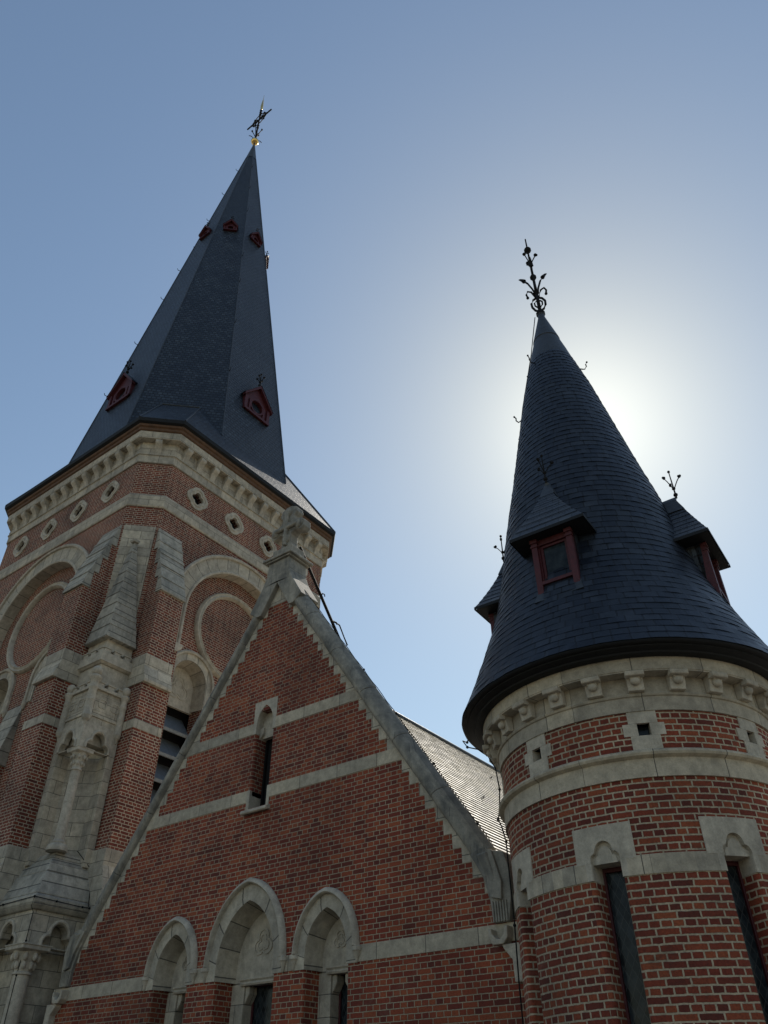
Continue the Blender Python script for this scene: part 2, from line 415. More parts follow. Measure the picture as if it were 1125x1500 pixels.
# ================================================================ BELL TOWER
cx, cy, H, EF = -20.17, 13.93, 4.23, 3.5
tower = thing('bell_tower', 'tall square brick bell tower with pale stone bands and a slate spire', 'tower', (cx, cy, 0))
FR = {'front': frame((cx, cy-H, 0), (0, -1, 0)), 'right': frame((cx+H, cy, 0), (1, 0, 0)),
      'back': frame((cx, cy+H, 0), (0, 1, 0)), 'left': frame((cx-H, cy, 0), (-1, 0, 0))}
OUT = {'front': 0, 'right': pi/2, 'back': pi, 'left': -pi/2}      # rotation taking -Y to the face's outward direction
def T(side, x, z, d=0):                                            # world matrix of a spot on a tower face
    return Matrix.Translation(FR[side](x, z, d)) @ rotz(OUT[side])
def octp(Hh, e): return [(cx+e, cy-Hh), (cx+Hh, cy-e), (cx+Hh, cy+e), (cx+e, cy+Hh), (cx-e, cy+Hh), (cx-Hh, cy+e), (cx-Hh, cy-e), (cx-e, cy-Hh)]
def octring(mb, levels):                                           # levels: (H, e, z)
    mb.loft([[(x, y, z) for x, y in octp(a, e)] for a, e, z in levels], True, True); return mb
QX = [-2.38, -.79, .79, 2.38]; QZ = 17.07
ARC_Z, ARC_R, REC = 13.15, 2.1, .30
BLX, BLZ, BLR = 1.30, 11.40, .58
wall = MB()
for side in FR:
    fr = FR[side]; holes = []
    for q in QX: holes.append(arc(q, QZ, .26, 0, 345, 23))
    if side in ('front', 'right'):
        holes.append(roundarch(0, ARC_Z, ARC_R, 40, 7.0))
        wall.prism(fr, box2(-EF, EF, 0, 17.9), -REC, 0, holes, back=False)
        wall.prism(fr, box2(-2.7, 2.7, 6.5, 15.7), -REC-.5, -REC, [roundarch(s*BLX, BLZ, BLR, 24, 7.3) for s in (-1, 1)], back=False)
    else:
        wall.prism(fr, box2(-EF, EF, 0, 17.9), -REC, 0, holes, back=False)
o8 = octp(H, EF)
for i in (0, 2, 4, 6):
    a, b = o8[i], o8[i+1]; wall.quad((*a, 0), (*b, 0), (*b, 17.9), (*a, 17.9))
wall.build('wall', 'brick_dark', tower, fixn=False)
core = MB(); core.box(cx-H+1.1, cx+H-1.1, cy-H+1.1, cy+H-1.1, 0, 18.5); core.build('inner_wall', 'black', tower)

# ---- string course, frieze, corbel table, eaves
m = MB(); octring(m, [(H+.03, EF+.02, 15.98), (H+.05, EF+.03, 16.02), (H+.05, EF+.03, 16.38), (H+.0, EF+.0, 16.47)]); m.build('string_course', 'stone', tower, bevel=.01)
m = MB(); octring(m, [(H+.05, EF+.03, 17.68), (H+.05, EF+.03, 17.97), (H+.09, EF+.04, 17.98), (H+.09, EF+.04, 18.02), (H+.03, EF+.02, 18.03), (H+.03, EF+.02, 18.6)]); m.build('frieze', 'stone', tower, bevel=.01)
m = MB(); octring(m, [(H+.26, EF+.11, 18.52), (H+.26, EF+.11, 18.80), (H+.1, EF, 18.81)]); m.build('cornice', 'stone', tower, bevel=.012)
m = MB(); octring(m, [(H+.22, EF+.10, 18.80), (H+.30, EF+.12, 18.84), (H+.30, EF+.12, 18.92), (H+.36, EF+.15, 18.95), (H+.37, EF+.15, 19.05)]); m.build('eaves_board', 'wood', tower, bevel=.01)
m = MB(); octring(m, [(H+.36, EF+.15, 19.02), (H+.46, EF+.19, 19.06), (H+.48, EF+.2, 19.18), (H+.44, EF+.18, 19.2), (H+.3, EF+.1, 19.16)]); m.build('gutter', 'zinc', tower)
cb = MB()
prof = [(0, -.52), (.03, -.52), (.05, -.44), (.08, -.34), (.13, -.25), (.20, -.19), (.235, -.15), (.245, -.1), (.235, -.05), (.2, 0), (0, 0)]
fr0 = lambda a, b, d: Vector((d, -a, b))
cb.prism(fr0, prof, -.10, .10)
cb_me = cb.mesh('corbel', 'stone_plain', 40)
def inst(name, me, parent, Mw, bevel=0):
    o = bpy.data.objects.new(name, me); COL.objects.link(o); put(o, parent, Mw)
    if bevel:
        b = o.modifiers.new('Bevel', 'BEVEL'); b.width = bevel; b.segments = 2; b.limit_method = 'ANGLE'; b.angle_limit = radians(38)
    return o
for side in FR:
    for k in range(12): inst('corbel', cb_me, tower, T(side, -3.135+.57*k-.0, 18.53, .03), .012)
for k in range(4):
    a = pi/4+k*pi/2; d = (H+EF)/sqrt(2)+.02
    inst('corbel', cb_me, tower, Matrix.Translation((cx+sin(a)*d, cy-cos(a)*d, 18.53)) @ rotz(a), .012)

# ---- quatrefoil openings
qr = MB(); qr.prism(lambda x, z, d: Vector((x, -d, z)), foil(0, 0, 4, .15, .265, 0, 64), -.05, .045, [foil(0, 0, 4, .115, .11, 0, 64)])
qr.sweep(lambda x, z, d: Vector((x, -d, z)), foil(0, 0, 4, .135, .175, 0, 64)[::-1], [(-.014, .04), (-.014, .055), (0, .068), (.014, .055), (.014, .04)], True)
qr_me = qr.mesh('quatrefoil_surround', 'stone_plain', 40)
qp = MB(); qp.prism(lambda x, z, d: Vector((x, -d, z)), arc(0, 0, .27, 0, 345, 23), -.30, -.22); qp_me = qp.mesh('dark_pane', 'pane')
for side in FR:
    for q in QX:
        a = inst('quatrefoil_surround', qr_me, tower, T(side, q, QZ)); inst('pane', qp_me, a, T(side, q, QZ))

# ---- big arches with medallion and paired louvred windows
def in_circle(fr, path, d0, d1, r_shift): pass
for side in ('front', 'right'):
    fr = FR[side]
    m = MB(); o_ = arc(0, ARC_Z, 2.62, 0, 180, 48); i_ = arc(0, ARC_Z, ARC_R, 180, 0, 48)
    m.prism(fr, [(2.62, 12.06)]+o_+[(-2.62, 12.06), (-ARC_R, 12.06)]+i_+[(ARC_R, 12.06)], -.02, .035)
    # intrados lining
    path = [(ARC_R-.006, 12.06)]+arc(0, ARC_Z, ARC_R-.006, 0, 180, 40)+[(-ARC_R+.006, 12.06)]
    uvp = []; L = 0
    for k, p in enumerate(path):
        if k: L += hypot(p[0]-path[k-1][0], p[1]-path[k-1][1])
        uvp.append(L)
    N = len(path)
    m.loft([[fr(x, z, .035) for x, z in path], [fr(x, z, -REC) for x, z in path]], False, uvs=[(q, 0) for q in uvp]+[(q, .335) for q in uvp])
    arch = m.build('arch', 'voussoir', tower, fixn=False)
    # UV of the ring face along the arc
    me = arch.data; uvl = me.uv_layers[0].data; inv = W[tower]
    for pl in me.polygons:
        for li in pl.loop_indices:
            c = me.vertices[me.loops[li].vertex_index].co
            x = (c.x-cx) if side == 'front' else (c.y-cy); z = c.z-ARC_Z
            uvl[li].uv = (atan2(max(z, 0), x)*2.3-min(z, 0)*(1 if x > 0 else -1)*0+ .05, .3+.2*hypot(x, z)*0)
    m = MB(); m.sweep(fr, [(2.66, 12.06)]+arc(0, ARC_Z, 2.66, 0, 180, 48)+[(-2.66, 12.06)], [(-.05, 0), (-.05, .07), (0, .11), (.05, .09), (.06, 0)])
    m.sweep(fr, [(2.14, 12.06)]+arc(0, ARC_Z, 2.14, 0, 180, 48)+[(-2.14, 12.06)], [(-.045, .03), (-.04, .06), (0, .075), (.04, .06), (.045, .03)])
    m.build('hood_mould', 'stone_plain', arch, smooth=40)
    for s in (-1, 1):
        m = MB(); m.prism(fr, [(s*2.0, 12.06), (s*2.75, 12.06), (s*2.7, 11.9), (s*2.55, 11.8), (s*2.2, 11.8), (s*2.05, 11.92)], -.02, .12)
        m.build('label_stop', 'stone_plain', arch, bevel=.02)
    # medallion
    m = MB(); m.sweep(fr, arc(0, 13.28, 1.36, 0, 355, 71), [(-.10, -REC-.01), (-.10, -REC+.06), (-.05, -REC+.12), (0, -REC+.09), (.05, -REC+.13), (.10, -REC+.06), (.10, -REC-.01)], True)
    m.build('medallion_ring', 'stone_plain', tower, smooth=50)
    for s in (-1, 1):
        x0 = s*BLX
        m = MB()
        o_ = roundarch(x0, BLZ, .80, 30); i_ = roundarch(x0, BLZ, BLR, 30)[::-1]
        m.prism(fr, [(x0+.80, 10.74)]+o_+[(x0-.80, 10.74), (x0-BLR, 10.74)]+i_+[(x0+BLR, 10.74)], -REC-.02, -REC+.03)
        for r, d in ((BLR-.005, 0),):
            a_ = [(x0+r, 10.74)]+roundarch(x0, BLZ, r, 24)+[(x0-r, 10.74)]
            b_ = [(x0+r-.07, 10.74)]+roundarch(x0, BLZ, r-.07, 24)+[(x0-r+.07, 10.74)]
            uv_ = [(1.1*k*.075, 0) for k in range(len(a_))]
            m.loft([[fr(x, z, -REC+.03) for x, z in a_], [fr(x, z, -REC-.42) for x, z in b_]], False, uvs=uv_+[(q[0], .4) for q in uv_])
        win = m.build('louvred_window', 'voussoir', tower, fixn=False)
        m = MB(); m.sweep(fr, [(x0+.83, 10.80)]+roundarch(x0, BLZ, .83, 30)+[(x0-.83, 10.80)], [(-.045, -REC), (-.045, -REC+.06), (0, -REC+.10), (.05, -REC+.08), (.055, -REC)])
        for t in (-1, 1):
            c = fr(x0+t*.83, 10.70, -REC+.03); m.lathe(c, [(.0, -.16), (.04, -.12), (.05, -.06), (.075, -.03), (.085, .02), (.075, .06), (.08, .1), (0, .1)], 12)
        m.build('hood_mould', 'stone_plain', win, smooth=40)
        m = MB(); m.prism(fr, roundarch(x0, BLZ, BLR+.02, 24, 10.72), -REC-.5, -REC-.42)
        m.sweep(fr, foil(x0, 11.28, 3, .17, .19, 90, 48)[::-1], [(-.018, -REC-.43), (-.018, -REC-.40), (.018, -REC-.40), (.018, -REC-.43)], True)
        m.sweep(fr, foil(x0, 11.28, 3, .12, .13, 90, 48)[::-1], [(-.012, -REC-.43), (-.012, -REC-.405), (.012, -REC-.405), (.012, -REC-.43)], True)
        m.build('tympanum', 'stone_plain', win)
        for k in range(6):
            z = 10.05-.69*k; sl = MB(); tp_ = MB()
            sl.add([fr(x0-.6, z, -REC-.36), fr(x0+.6, z, -REC-.36), fr(x0+.6, z+.62, -REC-.82), fr(x0-.6, z+.62, -REC-.82),
                    fr(x0-.6, z-.03, -REC-.36), fr(x0+.6, z-.03, -REC-.36), fr(x0+.6, z+.59, -REC-.82), fr(x0-.6, z+.59, -REC-.82)],
                   [(0, 1, 2, 3), (7, 6, 5, 4), (0, 4, 5, 1), (1, 5, 6, 2), (2, 6, 7, 3), (3, 7, 4, 0)])
            tp_.prism(fr, box2(x0-.6, x0+.6, z-.07, z+.015), -REC-.37, -REC-.33)
            sl.build('louvre', 'louvre', win); tp_.build('louvre_edge', 'lip', win)
        m = MB(); m.prism(fr, box2(x0-.7, x0+.7, 6.9, 11), -REC-.9, -REC-.86); m.build('dark_back', 'black', win)
# middle pilaster with sloping stone cap between the louvred windows
for side in ('front', 'right'):
    fr = FR[side]
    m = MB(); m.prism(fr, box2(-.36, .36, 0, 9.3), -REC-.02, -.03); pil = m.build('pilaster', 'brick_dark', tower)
    m = MB()
    def prz(u0, u1, poly):
        for uu in (u0, u1): pass
        f2 = lambda d, z, u: fr(u, z, d)
        m.prism(f2, poly, u0, u1)
    prz(-.40, .40, [(-REC-.02, 10.85), (-REC-.02, 9.0), (-.02, 9.0), (.03, 9.08), (.03, 9.2)])
    m.build('pilaster_cap', 'stone_grey', pil, bevel=.01)

# ---- clasping buttresses either side of each visible corner
def buttress(side, u0, u1):
    fr = FR[side]; f2 = lambda d, z, u: fr(u, z, d)
    m = MB(); m.prism(f2, [(-.02, 6.0), (.70, 6.0), (.70, 10.5), (.655, 10.6), (.655, 12.95), (-.02, 15.0)], u0+.02, u1-.02)
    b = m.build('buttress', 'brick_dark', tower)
    m = MB(); m.prism(f2, [(-.02, 15.27), (.02, 15.27), (.715, 12.98), (.72, 12.90), (.46, 12.90), (.46, 13.42), (.31, 13.42), (.31, 13.95), (.16, 13.95), (.16, 14.5), (-.02, 14.5)], u0-.015, u1+.015)
    for k, (d, z) in enumerate(((.60, 13.36), (.46, 13.82), (.32, 14.28), (.18, 14.74))):
        m.prism(f2, [(d-.04, z+.10), (d+.003, z-.006), (d+.026, z-.02), (d+.005, z+.06)], u0-.017, u1+.017)
    m.build('weathering_cap', 'stone_grey', b, bevel=.012)
    m = MB(); m.prism(f2, [(-.02, 11.02), (.68, 11.02), (.68, 10.68), (.80, 10.30), (.80, 10.22), (-.02, 10.22)], u0-.02, u1+.02)
    m.build('set_off', 'stone', b, bevel=.012)
    m = MB(); m.prism(f2, box2(-.02, .72, 9.06, 9.29), u0, u1); m.build('stone_band', 'stone', b, bevel=.008)
    m = MB(); m.prism(f2, [(-.02, 6.35), (.72, 6.35), (.72, 6.0), (.98, 5.2), (.98, 0), (-.02, 0)], u0-.05, u1+.05); m.build('plinth', 'stone', b, bevel=.012)
buttress('right', -3.49, -2.66); buttress('front', 2.66, 3.49); buttress('front', -3.49, -2.66)

# ---- stone corner pier: niche with column, battlemented block, stone spirelet
PX, PY = cx+H+.24, cy-H-.24               # outer corner of the pier at niche height
IX, IY = cx+3.49, cy-3.49                  # inner limits (against the buttresses)
def cbox(mb, off, z0, z1, off1=None):
    off1 = off if off1 is None else off1
    mb.loft([[(IX, PY-o, z), (PX+o, PY-o, z), (PX+o, IY, z), (IX, IY, z)] for o, z in ((off, z0), (off1, z1))], True, True)
pier = MB()
ch = frame(((IX+cx+H)/2, (cy-H+IY)/2, 0), (1, -1, 0))
pier.prism(ch, box2(-.52, .52, 0, 8.6), -.1, .07)
pier.prism(ch, box2(-.44, .44, 8.6, 15.27), -.1, .05)
for (x0, x1, y0, y1) in ((IX, IX+.19, PY, PY+.42), (PX-.42, PX, IY-.19, IY)):
    pier.box(x0, x1, y0, y1, 6.0, 8.42)
cbox(pier, -.03, 9.02, 9.18); cbox(pier, .0, 9.18, 9.24); cbox(pier, -.03, 9.24, 9.86)
pier_o = pier.build('corner_pier', 'stone', tower, bevel=.01)
m = MB()
cbox(m, .03, 9.84, 9.92); cbox(m, -.14, 9.92, 10.56); cbox(m, -.10, 10.56, 10.60, -.05); cbox(m, -.03, 10.60, 10.66); cbox(m, -.05, 10.66, 10.86)
cbox(m, -.2, 10.86, 10.98); cbox(m, -.17, 10.98, 11.0); cbox(m, -.2, 11.0, 11.30)
for t in (.18, .5, .8):                      # merlons
    for z, o in ((9.92, -.03), (10.86, -.10)):
        for k in (0, 1):
            w_ = .09
            if k == 0: c = IX+(PX-IX)*t; m.box(c-w_, c+w_, PY-o-.03, PY-o+.08, z, z+.1); m.box(c-w_-.02, c+w_+.02, PY-o-.05, PY-o+.1, z+.1, z+.135)
            else: c = IY-(IY-PY)*t; m.box(PX+o-.08, PX+o+.03, c-w_, c+w_, z, z+.1); m.box(PX+o-.1, PX+o+.05, c-w_-.02, c+w_+.02, z+.1, z+.135)
m.build('battlement', 'stone_plain', pier_o, bevel=.01)
m = MB(); n = 9; zb, zt = 11.28, 14.55
ax_, ay_ = -16.15, 9.91
for k in range(n):
    t0, t1 = k/n, (k+1)/n
    def ring(t, g):
        z = zb+(zt-zb)*t; X = PX-.06-(PX-.06-ax_)*t+g; Y = PY+.06+(ay_-PY-.06)*t-g
        xi = IX+.02+(ax_-IX-.10)*t-g*.5; yi = IY-.02-(IY-ay_-.10)*t+g*.5
        return [(xi, Y, z), (X, Y, z), (X, yi, z), (xi, yi, z)]
    m.loft([ring(t0, .012), ring(t1, 0)], True, True)
m.loft([[(ax_-.10, ay_-.07, 14.53), (ax_+.07, ay_-.07, 14.53), (ax_+.07, ay_+.10, 14.53), (ax_-.10, ay_+.10, 14.53)], [(ax_-.12, ay_-.09, 14.60), (ax_+.09, ay_-.09, 14.60), (ax_+.09, ay_+.12, 14.60), (ax_-.12, ay_+.12, 14.60)]], True, True)
m.build('stone_spirelet', 'stone_grey', pier_o, bevel=.008)
# trefoil arch slabs
m = MB()
fF = frame((0, PY, 0), (0, -1, 0)); fR = frame((PX, 0, 0), (1, 0, 0))
A0, A1 = IX, PX-.14; B0, B1 = PY+.14, IY
m.prism(fF, box2(IX, PX-.005, 8.42, 9.02), -.13, 0, [trefarch((IX+.17+PX-.12)/2, 8.40, .30, .44)])
m.prism(fR, box2(PY+.005, IY, 8.42, 9.02), -.13, 0, [trefarch((PY+.12+IY-.17)/2, 8.40, .30, .44)])
m.box(IX, PX-.2, PY+.2, IY, 8.62, 9.0)
m.build('trefoil_arch', 'stone_plain', pier_o, bevel=.012)
for f_, c_ in ((fF, (IX+.17+PX-.12)/2), (fR, (PY+.12+IY-.17)/2)):
    m = MB(); m.sweep(f_, trefarch(c_, 8.42, .32, .46), [(-.03, 0), (-.03, .02), (0, .04), (.03, .02), (.03, 0)]); m.build('arch_roll', 'stone_plain', pier_o, smooth=40)
# carved quatrefoils on the panel
m = MB()
for t in (.22, .58):
    m.sweep(fF, foil(IX+(PX-IX)*t+.04, 9.55, 4, .055, .065, 45, 40)[::-1], [(-.012, -.035), (-.012, -.015), (.012, -.015), (.012, -.035)], True)
    m.sweep(fR, foil(IY-(IY-PY)*t-.04, 9.55, 4, .055, .065, 45, 40)[::-1], [(-.012, -.035), (-.012, -.015), (.012, -.015), (.012, -.035)], True)
for z in (9.36, 9.75):
    m.prism(fF, box2(IX, PX, z-.01, z+.01), -.04, -.022); m.prism(fR, box2(PY, IY, z-.01, z+.01), -.04, -.022)
m.build('quatrefoil_panel', 'stone_plain', pier_o)
bz = MB()
bz.lathe((0, 0, 0), [(0, -.14), (.03, -.12), (.035, -.06), (.05, -.03), (.085, -.01), (.10, .03), (.10, .05), (.115, .07), (.115, .1), (.10, .12), (.10, .45), (.11, .47), (.10, .5), (.095, .75), (.11, .77), (.11, .8), (.095, .84), (.10, .95), (.145, 1.0), (.15, 1.05), (.13, 1.07), (.115, 1.09), (.0, 1.11)], 20)
bz.ball((0, 0, 1.21), .13, 16, 10)
bz_me = bz.mesh('corner_turret', 'stone_plain', 40)
inst('corner_turret', bz_me, pier_o, Matrix.Translation((PX-.02, PY+.02, 9.06)))
for (x, y) in ((IX+.06, PY+.0), (PX+.0, IY-.06)): inst('corner_turret', bz_me, pier_o, Matrix.Translation((x, y, 8.85)) @ Matrix.Diagonal((.85, .85, .98, 1)))
# columns
def column(x, y, z0, z1, r, name='column'):
    m = MB(); h = z1-z0
    m.lathe((x, y, z0), [(0, 0), (r*2.1, 0), (r*2.1, .07), (r*1.9, .12), (r*1.45, .15), (r*1.5, .18), (r*1.25, .2), (r*1.05, .23), (r, .26), (r, h-.50), (r*1.2, h-.49), (r*1.2, h-.46), (r*1.02, h-.44), (r*1.08, h-.3), (r*1.5, h-.16), (r*1.75, h-.10)], 24)
    c = m.build(name, 'stone_plain', pier_o, smooth=35)
    m = MB(); a = r*2.0
    m.loft([[(x+s*q*g, y+t*q*g, z1-zz) for s, t in ((-1, -1), (1, -1), (1, 1), (-1, 1))] for g, q, zz in ((r*1.5, 1, .12), (a, 1, .09), (a, 1, .03), (a*1.06, 1, .02), (a*1.06, 1, 0))], True, True)
    for k in range(8):                        # carved leaves
        an = k*pi/4+.2
        for h0, rr in ((.34, 1.18), (.2, 1.55)):
            m.ball((x+cos(an)*r*rr, y+sin(an)*r*rr, z1-h0), r*.34, 7, 5, (1, 1, 1.5))
    m.build('capital', 'stone_plain', c, bevel=.008)
column(cx+H+.03, cy-H-.03, 6.22, 8.43, .105)
# plinth of the niche, cornice and lower storey
m = MB()
cbox(m, -.02, 5.95, 6.08, -.12); cbox(m, -.13, 6.08, 6.22, -.2)
cbox(m, .08, 5.75, 5.95, .0); cbox(m, .30, 5.28, 5.75, .10)
cbox(m, .34, 5.22, 5.28, .31); cbox(m, .34, 5.10, 5.22); cbox(m, .27, 5.0, 5.10, .36)
m.build('niche_plinth', 'stone_grey', pier_o, bevel=.03)
m = MB(); o = .22
fF2 = frame((0, PY-o, 0), (0, -1, 0)); fR2 = frame((PX+o, 0, 0), (1, 0, 0))
m.prism(fF2, box2(IX-.1, PX+o-.005, 4.40, 5.02), -.2, 0, [trefarch((IX+PX+o)/2-.12, 4.38, .33, .44)])
m.prism(fR2, box2(PY-o+.005, IY, 4.40, 5.02), -.2, 0, [trefarch((IY+PY-o)/2+.06, 4.38, .33, .44)])
m.box(IX, PX-.05, PY+.05, IY, 0, 4.98)
m.build('lower_storey', 'stone', pier_o, bevel=.012)
for f_, c_ in ((fF2, (IX+PX+o)/2-.12), (fR2, (IY+PY-o)/2+.06)):
    m = MB(); m.sweep(f_, trefarch(c_, 4.40, .36, .47), [(-.035, 0), (-.03, .03), (0, .045), (.03, .03), (.035, 0)]); m.build('arch_roll', 'stone_plain', pier_o, smooth=40)
column(PX+o-.2, PY-o+.2, 0.4, 4.41, .15)

# ---- roof skirts, hips and spire
SA = lambda z: .139*(48.9-z)
sk = MB()
for k in range(4):
    R = rotz(k*pi/2); tr = lambda p: R @ Vector(p)+Vector((cx, cy, 0))
    E, e2 = H+.46, EF+.19
    zs, zh = 20.55, 22.0; a = SA(zs); b = a*.4142
    # front-facing skirt (towards -Y) and the hip to its right (+X,-Y)
    hx, hy = 3.13, -2.17
    sk.quad(tr((-e2, -E, 19.19)), tr((e2, -E, 19.19)), tr((b, -a, zs)), tr((-b, -a, zs)))
    sk.quad(tr((e2, -E, 19.19)), tr((E, -e2, 19.19)), tr((3.13, -2.17, zh)), tr((2.17, -3.13, zh)))
    sk.add([tr((e2, -E, 19.19)), tr((2.17, -3.13, zh)), tr((b, -a, zs))], [(0, 1, 2)])
    sk.add([tr((E, -e2, 19.19)), tr((a, -b, zs)), tr((3.13, -2.17, zh))], [(0, 1, 2)])
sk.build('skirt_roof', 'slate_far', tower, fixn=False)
rl = MB()
for k in range(4):
    R = rotz(k*pi/2); tr = lambda p: R @ Vector(p)+Vector((cx, cy, 0))
    E, e2 = H+.46, EF+.19
    rl.tube([tr((E, -e2, 19.2)), tr((3.13, -2.17, 22.02)), tr((2.17, -3.13, 22.02)), tr((e2, -E, 19.2))], .03, 6)
rl.build('lead_hip', 'lead', tower)
sp = MB(); zl = [19.4, 47.0]
def octv(z, g=0):
    a = SA(z)+g; t = a*.41421
    return [(cx+x, cy+y, z) for x, y in ((t, -a), (a, -t), (a, t), (t, a), (-t, a), (-a, t), (-a, -t), (-t, -a))]
sp.loft([octv(z) for z in (19.4, 25, 31, 37, 42, 46.8)], True)
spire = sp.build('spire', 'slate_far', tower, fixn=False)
m = MB()
for i in range(8): m.tube([octv(20.6, .0)[i], octv(46.8)[i]], .022, 6)
m.build('ridge_roll', 'lead', spire)
m = MB(); m.loft([octv(46.7, .015), octv(48.6, .02), octv(48.9, .05)], True, True); m.build('lead_cap', 'lead', spire)
def finial(mb, h, r, arms=3, s=1.0, crown=False):
    mb.tube([(0, 0, 0), (0, 0, h)], r, 7, True, r*.5)
    mb.ball((0, 0, h*.12), r*2.4, 8, 6); mb.ball((0, 0, h*.35), r*2.0, 8, 6); mb.ball((0, 0, h*.98), r*1.6, 7, 5)
    for k in range(arms):
        a = 2*pi*k/arms+.4; ca, sa = cos(a), sin(a)
        mb.tube([(0, 0, h*.30), (ca*.06*s, sa*.06*s, h*.42), (ca*.14*s, sa*.14*s, h*.56), (ca*.22*s, sa*.22*s, h*.66)], r*.55, 6)
        for dx, dz in ((0, 0), (.02, .02), (-.015, .025)): mb.ball((ca*(.22+dx)*s, sa*(.22+dx)*s, h*.66+dz*s), r*1.5, 6, 5)
# spire dormers
def spire_dormer(wd, hb, hr, dep):
    f = lambda x, z, d: Vector((x, -d, z))
    m = MB(); pent = [(-wd, 0), (wd, 0), (wd, hb), (0, hr), (-wd, hb)]
    r0 = wd*.42
    m.prism(f, pent, -.12, .10, [arc(0, hb*.72, r0, 0, 345, 23)])
    m.sweep(f, arc(0, hb*.72, r0*1.15, 0, 350, 35)[::-1], [(-.05*wd, .09), (-.05*wd, .14), (.05*wd, .14), (.05*wd, .09)], True)
    m.prism(f, [(-wd*.62, .0), (-wd*.5, 0), (-wd*.5, hb*.9), (0, hb*1.18), (wd*.5, hb*.9), (wd*.5, 0), (wd*.62, 0), (wd*.62, hb*.95), (0, hb*1.3), (-wd*.62, hb*.95)], .09, .15)
    for s in (-1, 1):
        m.prism(f, [(s*wd*.8, 0), (s*wd*1.0, 0), (s*wd*1.0, hb), (s*wd*.8, hb)], .09, .17)
        m.prism(f, [(s*wd*1.12, hb-.10), (s*wd*1.12, hb+.02), (0, hr+.07), (0, hr-.07)], .08, .24)
    m.prism(f, box2(-wd, wd, 0, .14*hb), .09, .2)
    d = m.mesh('spire_dormer', 'red')
    m = MB()
    for s in (-1, 1):
        v = [(s*wd*1.16, -.26, hb+.01), (0, -.26, hr+.10), (0, dep, hr+.10), (s*wd*1.16, dep, hb+.01)]
        m.add(v+[(x, y, z-.03) for x, y, z in v], [(0, 1, 2, 3), (7, 6, 5, 4), (0, 4, 5, 1), (1, 5, 6, 2), (3, 2, 6, 7), (0, 3, 7, 4)])
        m.quad((s*wd, 0, 0), (s*wd, 0, hb), (s*wd, dep, hb), (s*wd, dep, 0))
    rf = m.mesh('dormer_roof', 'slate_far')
    m = MB(); m.prism(f, arc(0, hb*.72, r0*1.1, 0, 345, 23), -.1, -.08); pn = m.mesh('pane', 'black')
    m = MB(); finial(m, wd*1.15, .022*wd/.7+.006, 4, wd); fi = m.mesh('finial', 'iron')
    return d, rf, pn, fi, hr
def put_dormer(ms, n_ang, z, ins=.10):
    a = SA(z)-ins; Mw = Matrix.Translation((cx+sin(n_ang)*a, cy-cos(n_ang)*a, z)) @ rotz(n_ang)
    d, rf, pn, fi, hr = ms
    o = inst('spire_dormer', d, spire, Mw)
    inst('dormer_roof', rf, o, Mw); inst('pane', pn, o, Mw); inst('finial', fi, o, Mw @ Matrix.Translation((0, -.12, hr+.08)))
big, small = spire_dormer(.66, .74, 1.6, .7), spire_dormer(.33, .34, .82, .4)
for k in range(4): put_dormer(big, k*pi/2, 23.0)
for k in range(8): put_dormer(small, k*pi/4, 36.5, .08)
# gilded ball and cross
m = MB(); m.ball((cx, cy, 49.12), .235, 20, 12, (1, 1, .9)); m.build('gilded_ball', 'gold', spire, smooth=60)
m = MB()
m.tube([(cx, cy, 49.2), (cx, cy, 53.4)], .06, 8, True, .045)
m.tube([(cx-1.05, cy, 52), (cx+1.05, cy, 52)], .045, 7)
for s in (-1, 1):
    for k in range(5): m.ball((cx+s*(.35+.17*k), cy, 52), .075-.006*k, 7, 5)
    for zz in (50.9, 51.2, 52.6, 52.9, 53.2): m.ball((cx, cy, zz), .09, 8, 5)
    for t in (-1, 1):
        m.tube([(cx+s*.10, cy, 52+t*.62), (cx+s*.28, cy, 52+t*.5), (cx+s*.5, cy, 52+t*.30), (cx+s*.62, cy, 52+t*.1)], .028, 6)
        m.ball((cx+s*.42, cy, 52+t*.38), .07, 7, 5); m.tube([(cx, cy, 52), (cx+s*.38, cy, 52+t*.36)], .03, 6)
for k in range(4):
    a = k*pi/2+.5
    m.tube([(cx, cy, 49.6), (cx+cos(a)*.12, cy+sin(a)*.12, 50.0), (cx+cos(a)*.30, cy+sin(a)*.30, 50.5)], .025, 6); m.ball((cx+cos(a)*.31, cy+sin(a)*.31, 50.55), .06, 7, 5, (1, 1, 1.5))
    m.tube([(cx, cy, 49.4), (cx+cos(a+.7)*.3, cy+sin(a+.7)*.3, 49.5), (cx+cos(a+.7)*.42, cy+sin(a+.7)*.42, 49.42)], .025, 6)
cross = m.build('iron_cross', 'iron', spire, smooth=50)
m = MB(); m.lathe((cx, cy, 53.4), [(.03, 0), (.08, .15), (.085, .5), (.05, 1.1), (.015, 1.45), (.012, 2.0), (0, 2.05)], 10); m.build('gilded_lance', 'gold', cross, smooth=60)
m = MB()
for i in (1, 7):                               # ladder hooks
    for z in (24.5, 28, 31.5, 34, 39, 42, 45):
        p = Vector(octv(z)[i]); q = (p-Vector((cx, cy, z))).normalized(); m.tube([p, p+q*.12, p+q*.16+Vector((0, 0, .1))], .015, 5)
m.build('roof_hook', 'iron', spire)

